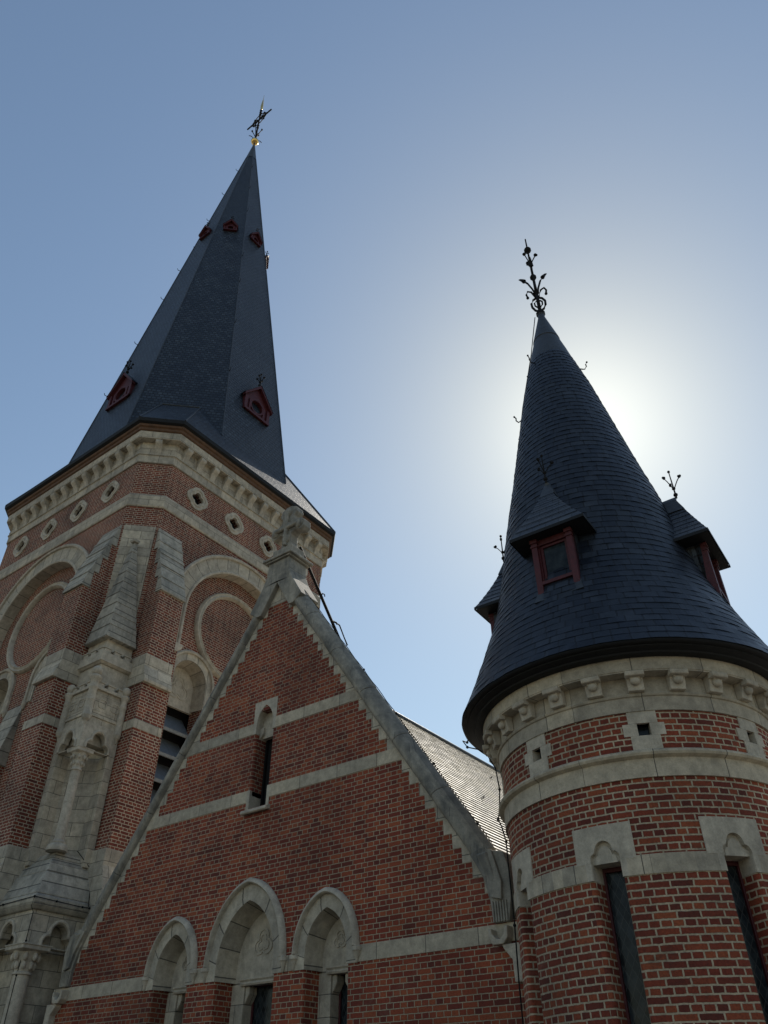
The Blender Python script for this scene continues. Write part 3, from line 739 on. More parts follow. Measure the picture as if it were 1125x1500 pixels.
# lightning conductor over the niche plinth and down the pier
m = MB(); o = .35
L = [Vector((IX-.6, PY-o-.0, 5.16)), Vector((IX, PY-o-.012, 5.17)), Vector((PX+o+.012, PY-o-.012, 5.19)), Vector((PX+o+.012, IY-.3, 5.17)), Vector((PX+o+.012, IY+.02, 5.18))]
m.tube(L, .008, 6)
for t in (.12, .3, .5, .62, .8, .93):
    k = min(int(t*4), 3); p = L[k].lerp(L[k+1], t*4-k); m.ball(p, .022, 7, 5)
D_ = [L[2]+Vector((0, 0, -.02)), Vector((PX+o-.02, PY-o-.01, 5.02)), Vector((PX+.235, PY-.235, 4.95)), Vector((PX+.235, PY-.235, 4.45)), Vector((PX+.14, PY-.17, 4.38)), Vector((PX+.08, PY-.16, 3.9)), Vector((PX+.07, PY-.16, .1))]
m.tube(D_, .008, 6)
for p in D_[3:6]: m.ball(p, .02, 7, 5)
U_ = [Vector((IX+.9, PY+.62, 6.3)), Vector((PX+.02, IY-.02, 6.0)), Vector((PX+.18, IY-.03, 5.6)), Vector((PX+o+.01, IY-.1, 5.2))]
m.tube(U_, .008, 6)
c = m.build('lightning_cable', 'iron'); c['label'] = 'black lightning cable with clips round the stone plinth under the corner niche'; c['category'] = 'cable'
# ================================================================ GABLED WING
GX, GY0, APZ, SL = -10.28, 10.0, 10.87, 1.45        # axis, wall plane, apex height of the coping's inner edge, slope
wing = thing('gabled_wing', 'brick gabled church wing with stone bands, three pointed windows and stone coping', 'church wing', (GX, GY0, 0))
fg = frame((0, GY0, 0), (0, -1, 0))
TH = .5
# stepped brick outline: risers of three courses
RI, RU = .216, .216/SL
zb0, LFT, RGT = 3.50, -15.36, -5.2
lev = [10.37-RI*k for k in range(0, 32) if 10.37-RI*k > 3.72]
rt = [(GX+.30+RU*k+(random.uniform(-.028, .022) if k else 0), z) for k, z in enumerate(lev)]
outline_r = [(rt[0][0], rt[0][1])]
for k in range(1, len(rt)): outline_r += [(rt[k-1][0], rt[k][1]), (rt[k][0], rt[k][1])]
lastx = rt[-1][0]
outline = [(RGT, 0), (RGT, 3.6), (lastx, 3.6)]+outline_r[::-1]+[(2*GX-x, z) for x, z in outline_r]+[(2*GX-lastx, 3.6), (LFT-.0, 3.6), (LFT, 0)]
WIN = [dict(x=-10.31, a=.64, h=.94, ho=.90, hh=1.28, zs=3.67, zl=3.49, g=.36, gb=.40, big=True),
       dict(x=-8.61, a=.41, h=.62, ho=.645, hh=.90, zs=3.67, zl=3.49, g=.17, gb=.2, big=False),
       dict(x=-12.06, a=.41, h=.62, ho=.645, hh=.90, zs=3.67, zl=3.49, g=.17, gb=.2, big=False)]
SX, SW = -10.36, .215                                  # slit window
holes = []
for q in WIN: holes.append([(q['x']-q['a']-.04, 1.2), (q['x']+q['a']+.04, 1.2)]+pointed(q['x'], q['zs'], q['a']+.04, q['h']+.06, 10))
holes.append(box2(SX-SW-.05, SX+SW+.05, 6.15, 8.0))
def tooth_bands(lo, hi): pass
m = MB(); m.prism(fg, outline, -.02, 0, holes, back=False)
wall_w = m.build('wall', 'brick_fine', wing, fixn=False)
# stone toothing between bricks and coping + gable head
m = MB()
cop = lambda x: APZ-abs(x-GX)*SL+.05
for s in (1, -1):
    pts = outline_r if s == 1 else [(2*GX-x, z) for x, z in outline_r]
    pl = [(GX+s*x, z) for x, z in ((.30, cop(GX+.30)), (lastx-GX+.06, cop(lastx+.06)), (lastx-GX+.06, 3.5))]
    poly = pts[:]+[(pts[-1][0], 3.6)]+[(pl[1][0], 3.6), pl[1], pl[0]]
    m.prism(fg, poly, -.02, .006, back=False)
m.prism(fg, [(GX-.30, 10.37), (GX+.30, 10.37), (GX+.30, cop(GX+.3)), (GX, cop(GX)), (GX-.30, cop(GX-.3))], -.02, .007)
m.build('toothed_stones', 'stone', wing, fixn=False)
# horizontal stone bands
def halfw(z): return (10.37-z)/SL+.30+.04
def band(z0, z1, cuts, name='stone_band'):
    xs = [GX-halfw(z0)-.05, GX+halfw(z0)+.05]; seg = []; a = xs[0]
    for c0, c1 in cuts: seg.append((a, c0)); a = c1
    seg.append((a, xs[1]))
    for k, (p, q) in enumerate(seg):
        h0, h1 = halfw(z0)+.02, halfw(z1)+.02
        poly = [(max(p, GX-h0), z0), (min(q, GX+h0), z0), (min(q, GX+h1), z1), (max(p, GX-h1), z1)]
        m = MB(); m.prism(fg, poly, -.02, .010); m.build(name, 'stone_turret', wing, bevel=.004)
band(7.57, 7.785, [(SX-.29, SX+.29)]); band(6.27, 6.49, [(SX-SW-.002, SX+SW+.002)])
m_cuts = [(WIN[2]['x']-WIN[2]['a']-.002, WIN[2]['x']+WIN[2]['a']+.002), (WIN[0]['x']-WIN[0]['a']-.002, WIN[0]['x']+WIN[0]['a']+.002), (WIN[1]['x']-WIN[1]['a']-.002, WIN[1]['x']+WIN[1]['a']+.002)]
segs = [LFT]+[v for c in m_cuts for v in c]+[RGT+.05]
for k in range(0, len(segs), 2):
    m = MB(); m.prism(fg, box2(segs[k], segs[k+1], 3.495, 3.712), -.02, .010); m.build('stone_band', 'stone_turret', wing, bevel=.004)
def reveal(mb, fr, x, s, z0, z1, r, dep, uv0=0):
    """rounded jamb: starts on the wall face r outside x, turns in; s=+1 opening lies to the right"""
    pr = [(x-s*r, 0)]+[(x-s*r+s*r*sin(radians(t)), -r+r*cos(radians(t))) for t in (15, 30, 45, 60, 75, 90)]+[(x, -dep)]
    L = 0; us = []
    for k, p in enumerate(pr):
        if k: L += hypot(p[0]-pr[k-1][0], p[1]-pr[k-1][1])
        us.append(pr[0][0]+s*L)
    a = [fr(px, z0, d) for px, d in pr]; b = [fr(px, z1, d) for px, d in pr]
    uv = [(u, z0) for u in us]+[(u, z1) for u in us]
    mb.loft([a, b] if s > 0 else [b, a], False, uvs=uv if s > 0 else uv[len(us):]+uv[:len(us)])
def frame_ring(mb, fr, outer, inner, d0, d1):
    mb.prism(fr, outer, d0, d1, [inner])
for q in WIN:
    x, a, h = q['x'], q['a'], q['h']; D = .40 if q['big'] else .34
    m = MB(); n = 12
    out = pointed(x, q['zs'], q['ho']-.03, q['hh']-.03, 16, 3.49, rnd=.62); inn = pointed(x, q['zs'], a, h, 16, 3.49)
    m.prism(fg, out+inn[::-1], -.03, .014)
    # splayed intrados
    i0 = pointed(x, q['zs'], a, h, 16, 3.49); i1 = pointed(x, q['zs'], a-.07, h-.09, 16, 3.49)
    uv_ = []; L = 0
    for k, p in enumerate(i0):
        if k: L += hypot(p[0]-i0[k-1][0], p[1]-i0[k-1][1])
        uv_.append((L, .1))
    m.loft([[fg(px, pz, .014) for px, pz in i0], [fg(px, pz, -D) for px, pz in i1]], False, uvs=uv_+[(u, .5) for u, _ in uv_])
    win = m.build('lancet_window', 'voussoir', wing, fixn=False)
    me = win.data
    for pl in me.polygons:
        if abs(pl.normal.y) > .9:
            for li in pl.loop_indices:
                c = me.vertices[me.loops[li].vertex_index].co; me.uv_layers[0].data[li].uv = (atan2(c.z-q['zs']+.2, c.x-x)*.8+.11, .3)
    # hood mould and stops
    hp = pointed(x, q['zs']+.03, q['ho']-.035, q['hh']-.065, 20, rnd=.62)
    m = MB(); m.sweep(fg, hp, [(-.04, .005), (-.035, .05), (.0, .085), (.03, .10), (.05, .075), (.05, .005)]); m.build('hood_mould', 'stone_plain', win, smooth=40)
    for s in (-1, 1):
        m = MB(); c = fg(x+s*(q['ho']-.03), q['zs']-.0, .02)
        m.lathe(c, [(0, -.20), (.022, -.17), (.03, -.11), (.045, -.09), (.05, -.06), (.06, -.04), (.072, -.03), (.072, .02), (.06, .03), (.0, .035)], 14)
        m.build('label_stop', 'stone_plain', win, smooth=40)
    # tympanum, lintel moulding, inner stone frame
    zl = q['zl']; g = q['g']
    m = MB(); ty = pointed(x, q['zs'], a-.05, h-.07, 14, zl)
    m.prism(fg, ty, -D-.12, -D)
    k = 1.0 if q['big'] else .62
    zc = q['zs']+(.36 if q['big'] else .22)
    m.sweep(fg, foil(x, zc, 3, .10*k, .105*k, 90, 54)[::-1], [(-.014*k, -D-.005), (-.014*k, -D+.016), (.014*k, -D+.016), (.014*k, -D-.005)], True)
    m.sweep(fg, foil(x, zc, 3, .065*k, .062*k, 90, 54)[::-1], [(-.01*k, -D-.005), (-.01*k, -D+.014), (.01*k, -D+.014), (.01*k, -D-.005)], True)
    m.build('tympanum', 'stone_plain', win)
    m = MB(); m.prism(lambda d, z, u: fg(u, z, d), [(-D-.1, zl-.05), (-D+.03, zl-.05), (-D+.05, zl-.02), (-D+.03, zl+.005), (-D+.06, zl+.03), (-D+.06, zl+.045), (-D-.02, zl+.06)], x-g-.06, x+g+.06)
    m.build('lintel_moulding', 'stone_plain', win, bevel=.004)
    for s in (-1, 1):
        m = MB(); xa, xb = (x-a-.03, x-g) if s < 0 else (x+g, x+a+.03)
        xs = x+s*g
        m.prism(fg, box2(xa, xb, 1.2, zl-.0), -D-.22, -D-.005)
        m.prism(fg, [(xs-s*.0, zl-.05), (xs-s*.09, zl-.05), (xs-s*.09, zl-.16), (xs-s*.0, zl-.30)], -D-.22, -D-.03)
        m.build('stone_jamb', 'stone', win, bevel=.02)
    # rounded brick jambs under the arch
    for s in (-1, 1):
        m = MB(); reveal(m, fg, x+s*a, -s, 1.2, 3.495, .05, D+.01); m.build('brick_jamb', 'brick_fine', win, fixn=False, smooth=60)
    m = MB(); gw = g+.02
    m.prism(fg, box2(x-gw, x+gw, 1.2, zl), -D-.23, -D-.20, [box2(x-gw+.05, x+gw-.05, 1.25, zl-.05)]); m.build('window_frame', 'red', win, bevel=.006)
    m = MB(); m.prism(fg, box2(x-gw, x+gw, 1.2, zl), -D-.26, -D-.235); m.build('pane', 'glass', win)
# slit window
m = MB()
sl_in = pointed(SX, 7.60, SW, .42, 10, 7.55)
m.prism(fg, box2(SX-.295, SX+.295, 7.56, 8.2)[:1]+[(SX-SW, 7.56)]+pointed(SX, 7.70, SW, .40, 10)[::-1]+[(SX+SW, 7.56)]+box2(SX-.295, SX+.295, 7.56, 8.2)[1:], -.3, .012)
m.prism(fg, pointed(SX, 7.70, SW, .40, 10, 7.50), -.26, -.16)
for s in (-1, 1): m.prism(fg, [(SX+s*SW, 7.70), (SX+s*(SW-.09), 7.70), (SX+s*(SW-.09), 7.58), (SX+s*SW, 7.48)], -.3, -.10)
slit = m.build('slit_window', 'stone_plain', wing, bevel=.006)
for s in (-1, 1):
    m = MB(); reveal(m, fg, SX+s*SW, -s, 6.4, 7.57, .05, .34); m.build('brick_jamb', 'brick_fine', slit, fixn=False, smooth=60)
m = MB()
for s in (-1, 1): m.prism(fg, [(SX+s*SW, 6.12), (SX+s*(SW+.07), 6.12), (SX+s*(SW+.07), 6.49), (SX+s*SW, 6.49)], -.34, .011)
m.prism(lambda d, z, u: fg(u, z, d), [(-.34, 6.22), (.0, 6.14), (.10, 6.10), (.11, 6.05), (.08, 6.03), (.0, 6.06), (-.34, 6.06)], SX-SW-.10, SX+SW+.10)
m.build('sill', 'stone_plain', slit, bevel=.008)
m = MB(); m.prism(fg, box2(SX-SW-.02, SX+SW+.02, 6.0, 7.9), -.36, -.33); m.build('pane', 'black', slit)
m = MB(); m.prism(fg, box2(SX-SW, SX-SW+.04, 6.2, 7.6), -.33, -.28); m.prism(fg, box2(SX+SW-.04, SX+SW, 6.2, 7.6), -.33, -.28); m.build('window_frame', 'iron', slit)
# raking coping with rounded, weathered top
n_ = Vector((SL, 1)).normalized()
def coping(s, t0, t1, off=0):
    prf = [(.0, -.02), (.02, .07), (.055, .105), (.10, .115), (.17, .095), (.235, .03), (.285, -.05), (.30, -.11), (.275, -.17), (.17, -.42), (.0, -.42)]
    P0 = Vector((GX, APZ)); d = Vector((s, -SL)).normalized(); nn = Vector((s*n_.x, n_.y))
    loops = []
    for t in (t0, t1):
        L = []
        for o, dep in prf:
            q = P0+d*t+nn*(o+off); L.append(fg(q.x, q.y, dep))
        loops.append(L)
    m = MB(); m.loft(loops if s > 0 else loops[::-1], True, True)
    o = m.build('coping_stone', 'stone_dark', wing, smooth=35, bevel=.006); return o
for s in (1, -1):
    ts = [.35, 1.5, 2.75, 4.0, 5.25, 6.5, 7.72]
    for k in range(len(ts)-1): coping(s, ts[k]+.004, ts[k+1]-.004, .012*random.random())
# saddle stone, cap and floriated cross
m = MB()
prf = [(-.53, 10.50), (-.02, 11.30), (-.02, 11.30)]
m.prism(fg, [(GX-.52, 10.16), (GX-.40, 10.16), (GX, APZ-.02), (GX+.40, 10.16), (GX+.52, 10.16), (GX+.74, 10.32), (GX+.42, 10.86), (GX+.33, 11.1), (GX+.30, 11.42), (GX-.30, 11.42), (GX-.33, 11.1), (GX-.42, 10.86), (GX-.74, 10.32)], -.44, .125)
m.build('saddle_stone', 'stone_dark', wing, bevel=.015)
m = MB()
bx = lambda h, z0, z1, yy=.30: m.box(GX-h, GX+h, GY0+.16-yy, GY0+.16+yy, z0, z1)
bx(.36, 11.42, 11.46, .34); bx(.42, 11.46, 11.52, .38); bx(.36, 11.52, 11.58, .32); bx(.28, 11.58, 11.80, .22)
fc = frame((0, GY0+.16, 0), (0, -1, 0))
m.build('cross_plinth', 'stone_dark', wing, bevel=.015)
m = MB()
q = [(-.19, 11.79), (.19, 11.79), (.13, 12.0), (.12, 12.22), (.20, 12.30), (.30, 12.27), (.42, 12.22), (.50, 12.30), (.50, 12.47), (.40, 12.56), (.30, 12.55), (.20, 12.60), (.18, 12.72), (.26, 12.82), (.22, 12.97), (.08, 13.04)]
pl = [(GX+x, z) for x, z in q]+[(GX-x, z) for x, z in q[2:]][::-1]+[]
pl = [(GX-.19, 11.79), (GX+.19, 11.79)]+[(GX+x, z) for x, z in q[2:]]+[(GX-x, z) for x, z in q[2:]][::-1]
m.prism(fc, pl, -.12, .12)
for (x, z) in ((-.36, 12.40), (.36, 12.40), (0, 12.86), (0, 12.45), (.0, 12.1)):
    for d in (-.12, .12): m.ball(fc(GX+x, z, d), .12, 12, 8, (1, .55, 1))
m.tube([fc(GX-.34, 12.40, .16), fc(GX+.34, 12.40, .16)], .05, 8); m.tube([fc(GX, 11.9, .16), fc(GX, 12.9, .16)], .05, 8)
m.build('stone_cross', 'stone_dark', wing, bevel=.03)
# kneelers, gutter spouts
for s in (1, -1):
    X = lambda t: GX+s*t
    m = MB()
    m.prism(fg, [(X(4.34), 4.60), (X(4.50), 4.66), (X(4.84), 4.58), (X(4.92), 4.30), (X(4.90), 4.02), (X(4.84), 3.72), (X(4.60), 3.72), (X(4.58), 3.98), (X(4.50), 4.28)], -.40, .06)
    m.prism(fg, [(X(4.34), 4.60), (X(4.50), 4.66), (X(4.68), 4.62), (X(4.80), 4.20), (X(4.78), 3.98), (X(4.62), 4.02), (X(4.56), 4.25)], .05, .115)
    m.loft([[fg(X(xx), zz, dd) for xx, zz, dd in ((4.40, 4.62, .06), (4.66, 4.64, .06), (4.80, 4.05, .05), (4.66, 4.0, .05))], [fg(X(xx), zz, dd) for xx, zz, dd in ((4.48, 4.56, .15), (4.60, 4.58, .15), (4.76, 4.08, .10), (4.70, 4.06, .10))]], True, True)
    for q in range(6):
        xx = 4.622+.04*q; m.prism(fg, [(X(xx-.013), 3.72), (X(xx+.013), 3.72), (X(xx+.010), 3.98), (X(xx-.010), 3.98)], .055, .085)
    m.build('kneeler_stone', 'stone_dark', wing, bevel=.02)
    m = MB(); sp_ = frame((X(4.70), 0, 0), (s, 0, 0))
    U = [(-.155, 3.64), (-.155, 3.55), (-.10, 3.45), (.06, 3.45), (.125, 3.52), (.135, 3.66), (.085, 3.66), (.07, 3.56), (.02, 3.51), (-.05, 3.52), (-.10, 3.58), (-.11, 3.64)]
    m.prism(frame((X(4.72), GY0, 0), (0, -1, 0)), U, -.3, .16)
    m.build('gutter_spout', 'stone_plain', wing, bevel=.012)
    m = MB(); m.prism(fg, [(X(4.74), 3.45), (X(5.02), 3.45), (X(5.02), 3.02), (X(4.88), 3.02), (X(4.87), 3.27), (X(4.76), 3.40)], -.02, .13)
    m.build('spout_bracket', 'stone_plain', wing, bevel=.015)
# roof of the wing
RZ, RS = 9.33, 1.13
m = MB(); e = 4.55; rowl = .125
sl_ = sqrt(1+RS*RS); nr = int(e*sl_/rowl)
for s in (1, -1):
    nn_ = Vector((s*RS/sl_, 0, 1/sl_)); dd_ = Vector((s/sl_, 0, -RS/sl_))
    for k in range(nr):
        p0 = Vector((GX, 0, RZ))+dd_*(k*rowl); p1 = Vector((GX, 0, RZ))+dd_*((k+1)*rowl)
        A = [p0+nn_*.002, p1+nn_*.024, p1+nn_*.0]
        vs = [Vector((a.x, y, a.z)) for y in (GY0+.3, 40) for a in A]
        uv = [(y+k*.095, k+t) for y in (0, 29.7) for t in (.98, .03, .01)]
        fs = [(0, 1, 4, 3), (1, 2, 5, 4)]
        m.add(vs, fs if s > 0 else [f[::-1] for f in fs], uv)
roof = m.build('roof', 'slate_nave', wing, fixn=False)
m = MB(); m.tube([(GX, GY0+.35, RZ+.02), (GX, 40, RZ+.02)], .06, 10); m.build('ridge_roll', 'lead', roof, smooth=60)
for k in range(5):
    y = 14.2+k*1.4; dd = random.uniform(.2, 2.6)
    m = MB(); p = Vector((GX+dd, y, RZ-RS*dd)); m.tube([p, p+Vector((.06, 0, .0)), p+Vector((.09, 0, .03))], .014, 5); m.build('roof_hook', 'iron', roof)
m = MB(); m.box(GX-4.5, GX+4.5, GY0+1.0, 40, 0, 4.05); m.prism(fg, [(GX-4.4, 4.05), (GX+4.4, 4.05), (GX, 8.9)], -29, -1.2)
m.build('side_wall', 'brick_fine', wing)
m = MB(); m.prism(fg, [(LFT, .0), (RGT, .0), (RGT, 3.6), (GX+4.4, 4.1), (GX, 10.4), (GX-4.4, 4.1), (LFT, 3.6)], -.42, -.03, holes, back=True); m.build('parapet_back', 'brick_fine', wing, fixn=False)
m = MB()
for s in (1, -1): m.box(GX+s*4.55-.08, GX+s*4.55+.12, GY0+.45, 40, 4.02, 4.28)
m.box(-5.85, -5.2, GY0+.1, GY0+.55, 3.4, 4.45)
m.build('stone_gutter', 'stone', wing, bevel=.01)
# iron stay behind the cross
m = MB(); a, b = Vector((GX, 10.5, 12.15)), Vector((GX, 12.8, 9.5))
m.tube([a, b], .035, 8)
for t in (.35, .55, .75):
    p = a+(b-a)*t; m.tube([p, p+Vector((0, .05, .09)), p+Vector((0, .12, .10)), p+Vector((0, .13, .05))], .014, 6)
p, q = a+(b-a)*.52, a+(b-a)*.72; m.tube([p, p+Vector((.0, .30, .0)), q+Vector((0, .14, .14)), q], .018, 6)
m.build('iron_stay', 'iron', wing)
# lightning conductor along the coping
m = MB(); P0 = Vector((GX, APZ)); d = Vector((1, -SL)).normalized(); nn = Vector((n_.x, n_.y)); L = []
for k in range(0, 40):
    q = P0+d*(.6+k*.18)+nn*(.312+.006*math.sin(k*1.7)); L.append(fg(q.x, q.y, -.115))
m.tube(L, .007, 5)
for k in range(2, 40, 7): m.ball(L[k], .022, 7, 5)
c = m.build('lightning_cable', 'iron'); c['label'] = 'thin lightning cable clipped along the sloping stone coping of the gable'; c['category'] = 'cable'
# ================================================================ ROUND TURRET
TX, TY, TR, TH0 = -3.51, 10.28, 1.765, 2.6
turret = thing('round_turret', 'round brick turret with narrow leaded windows under a tall slate cone', 'turret', (TX, TY, 0))
def tp(th, z, d=0):                                       # angle (degrees from -Y towards +X), height, depth from the wall face
    a = radians(th); return Vector((TX+(TR+d)*sin(a), TY-(TR+d)*cos(a), z))
def ft(th): return lambda x, z, d: tp(th+math.degrees(x/TR), z, d)      # bent wall frame centred on an angle
def ring(mb, prof, n=96): return mb.lathe((TX, TY, 0), [(TR+r, z) for r, z in prof], n)
NW, DW = 8, 45
WA = [TH0+DW*k for k in range(NW)]; HW = .160; RR = .05; RD = .26
PZ0, PZ1 = 1.2, 3.84
dg = lambda L: math.degrees(L/TR)
# brick wall with real openings
m = MB()
def cells(edges, zs, skip):
    for a0, a1 in zip(edges, edges[1:]):
        n = max(1, int((a1-a0)/3.1)); 
        for j in range(n):
            p, q = a0+(a1-a0)*j/n, a0+(a1-a0)*(j+1)/n; mid = (p+q)/2
            for z0, z1 in zip(zs, zs[1:]):
                if skip(mid, (z0+z1)/2): continue
                u0, u1 = radians(p)*TR, radians(q)*TR
                m.quad(tp(p, z0), tp(q, z0), tp(q, z1), tp(p, z1), [(u0, z0), (u1, z0), (u1, z1), (u0, z1)])
ed = []
for a in WA: ed += [a-dg(HW+RR), a+dg(HW+RR)]
SQ = [a+DW/2 for a in WA]; SH = .072
for a in SQ: ed += [a-dg(SH), a+dg(SH)]
ed = sorted(ed); ed.append(ed[0]+360)
def skip(t, z):
    for a in WA:
        if abs((t-a+180) % 360-180) < dg(HW+RR) and PZ0 < z < 4.09: return True
    for a in SQ:
        if abs((t-a+180) % 360-180) < dg(SH) and 5.135 < z < 5.28: return True
    return False
cells(ed, [0, PZ0, 4.09, 5.135, 5.28, 5.7], skip)
m.build('wall', 'brick', turret, fixn=False, smooth=60)
m = MB(); m.lathe((TX, TY, 0), [(TR-.45, 0), (TR-.45, 5.9)], 48); m.build('inner_wall', 'black', turret)
# string course with roll
m = MB(); ring(m, [(-.05, 4.655), (.028, 4.655), (.028, 4.862), (.045, 4.868), (.085, 4.885), (.098, 4.91), (.090, 4.935), (.06, 4.955), (.0, 4.972)]); m.build('string_course', 'stone_turret', turret, smooth=30)
m = MB(); ring(m, [(-.05, 5.425), (.026, 5.425), (.026, 5.598), (.045, 5.604), (.055, 5.622), (.045, 5.642), (.03, 5.646), (.03, 5.9)]); m.build('frieze', 'stone_turret', turret, smooth=30)
m = MB(); ring(m, [(.03, 5.842), (.20, 5.842), (.20, 5.852), (.21, 5.86), (.21, 6.02), (.1, 6.03)]); m.build('cornice', 'stone_turret', turret, smooth=30)
# corbels
cb = MB(); f2 = lambda d, z, u: Vector((u, -d, z))
cb.prism(f2, [(0, -.205), (.075, -.205), (.075, -.185), (.105, -.06), (.15, -.055), (.15, 0), (0, 0)], -.078, .078)
cb.prism(f2, [(.10, -.062), (.182, -.062), (.19, -.05), (.19, 0), (.1, 0)], -.092, .092)
cb.ball((0, -.11, -.098), .052, 14, 9, (1, .85, 1.05)); cb.box(-.05, .05, -.14, -.08, -.085, -.05)
cbm = cb.mesh('corbel', 'stone_plain', 35)
for k in range(24):
    th = TH0+DW/2+15*k
    inst('corbel', cbm, turret, Matrix.Translation(tp(th, 5.845, .028)) @ rotz(radians(th)) @ Matrix.Diagonal((1.2, 1.1, .98, 1)), .008)
# lead lined eaves, cone of slates
EAV = [(.20, 6.02), (.24, 6.012), (.32, 6.02), (.33, 6.04), (.42, 6.062), (.42, 6.078), (.475, 6.084), (.49, 6.10), (.485, 6.14), (.40, 6.15)]
m = MB(); ring(m, EAV); m.build('eaves', 'zinc', turret, smooth=30)
CP = [(2.265, 6.10), (2.15, 6.35), (2.05, 6.58), (1.885, 7.0), (1.735, 7.4), (1.61, 7.8), (1.515, 8.2), (1.44, 8.6), (1.37, 9.0), (1.29, 9.4), (1.21, 9.8), (1.12, 10.2), (.96, 11), (.80, 11.8), (.64, 12.6), (.44, 13.42), (.25, 14.2)]
def cr(z):
    for (r0, z0), (r1, z1) in zip(CP, CP[1:]):
        if z0 <= z <= z1: return r0+(r1-r0)*(z-z0)/(z1-z0)
    return CP[0][0] if z < CP[0][1] else CP[-1][0]
m = MB(); z = 6.12; k = 0; NS = 110
rowh = .118
while z < 13.46:
    dz = rowh*cos(atan2(cr(z)-cr(z+.1), .1)); z1 = min(z+dz, 13.5); r0, r1 = cr(z), cr(z1)
    L = []; uv = []; o = random.random()
    for i in range(NS+1):
        a = 2*pi*i/NS
        jit = random.uniform(-.003, .004)+.0015*sin(a*23+k*1.7)
        for r, zz in ((r0+.002, z-.004), (r0+.013+jit, z-.006+jit*.6), (r1+.004, z1+.004)):
            L.append((TX+r*sin(a), TY-r*cos(a), zz)); 
        u = a*r0+o*.2+k*.1075
        uv += [(u, k+.02), (u, k+.04), (u, k+.98)]
    fs = []
    for i in range(NS):
        b = 3*i; fs += [(b, b+3, b+4, b+1), (b+1, b+4, b+5, b+2)]
    m.add(L, fs, uv); z = z1; k += 1
cone = m.build('slate_cone', 'slate', turret, fixn=False)
m = MB(); m.lathe((TX, TY, 0), [(.455, 13.36), (.445, 13.42), (.36, 13.8), (.265, 14.18), (.262, 14.2), (.272, 14.21), (.268, 14.23), (.15, 14.7), (.075, 15.0), (.07, 15.08), (.085, 15.1), (.085, 15.14), (.05, 15.17), (0, 15.18)], 40); m.build('lead_cap', 'lead', cone, smooth=30)
# wrought iron finial
m = MB(); m.tube([(TX, TY, 15.0), (TX, TY, 17.95)], .045, 8, True, .016)
for z, r in ((15.15, .10), (15.9, .07), (16.45, .075), (16.95, .06), (17.50, .085)): m.ball((TX, TY, z), r, 10, 7)
for k in range(4):
    a = k*pi/2+.35; R = lambda r, z: (TX+r*.64*cos(a), TY+r*.64*sin(a), z)
    m.tube([R(.04, 15.25), R(.14, 15.30), R(.22, 15.42), R(.23, 15.55), R(.15, 15.66), R(.06, 15.70)], .026, 7)      # scroll cage
    m.tube([R(.05, 15.38), R(.12, 15.45), R(.13, 15.55), R(.06, 15.6)], .018, 6)
    m.tube([R(.05, 15.72), R(.16, 15.95), R(.28, 16.0), R(.34, 15.9), R(.31, 15.8)], .022, 6); m.ball(R(.31, 15.78), .035, 7, 5)
for k in range(3):
    a = k*2*pi/3+.9; R = lambda r, z: (TX+r*.64*cos(a), TY+r*.64*sin(a), z)
    m.tube([R(.04, 15.85), R(.12, 16.1), R(.25, 16.38), R(.38, 16.55)], .022, 6)
    m.tube([R(.37, 16.54), R(.42, 16.60), R(.50, 16.68), R(.56, 16.72)], .05, 8, True, .012)
for k in range(3):
    a = k*2*pi/3+.2; R = lambda r, z: (TX+r*.64*cos(a), TY+r*.64*sin(a), z)
    m.tube([R(.02, 16.95), R(.12, 17.08), R(.22, 17.2)], .013, 6); m.ball(R(.23, 17.22), .042, 7, 5); m.ball(R(.27, 17.20), .03, 6, 4)
m.build('finial', 'iron', cone, smooth=50)
for k, (th, z) in enumerate(((100, 13.1), (-72, 12.2), (-20, 13.25), (190, 12.5))):
    a = radians(th); r = cr(z); R = lambda q, zz: (TX+(r+q)*sin(a), TY-(r+q)*cos(a), z+zz)
    m = MB(); m.tube([R(-.02, .05), R(.05, 0), R(.09, -.02), R(.13, .04), R(.125, .10), R(.15, .14)], .012, 6); m.ball(R(.155, .15), .02, 7, 5)
    m.build('roof_hook', 'iron', cone)
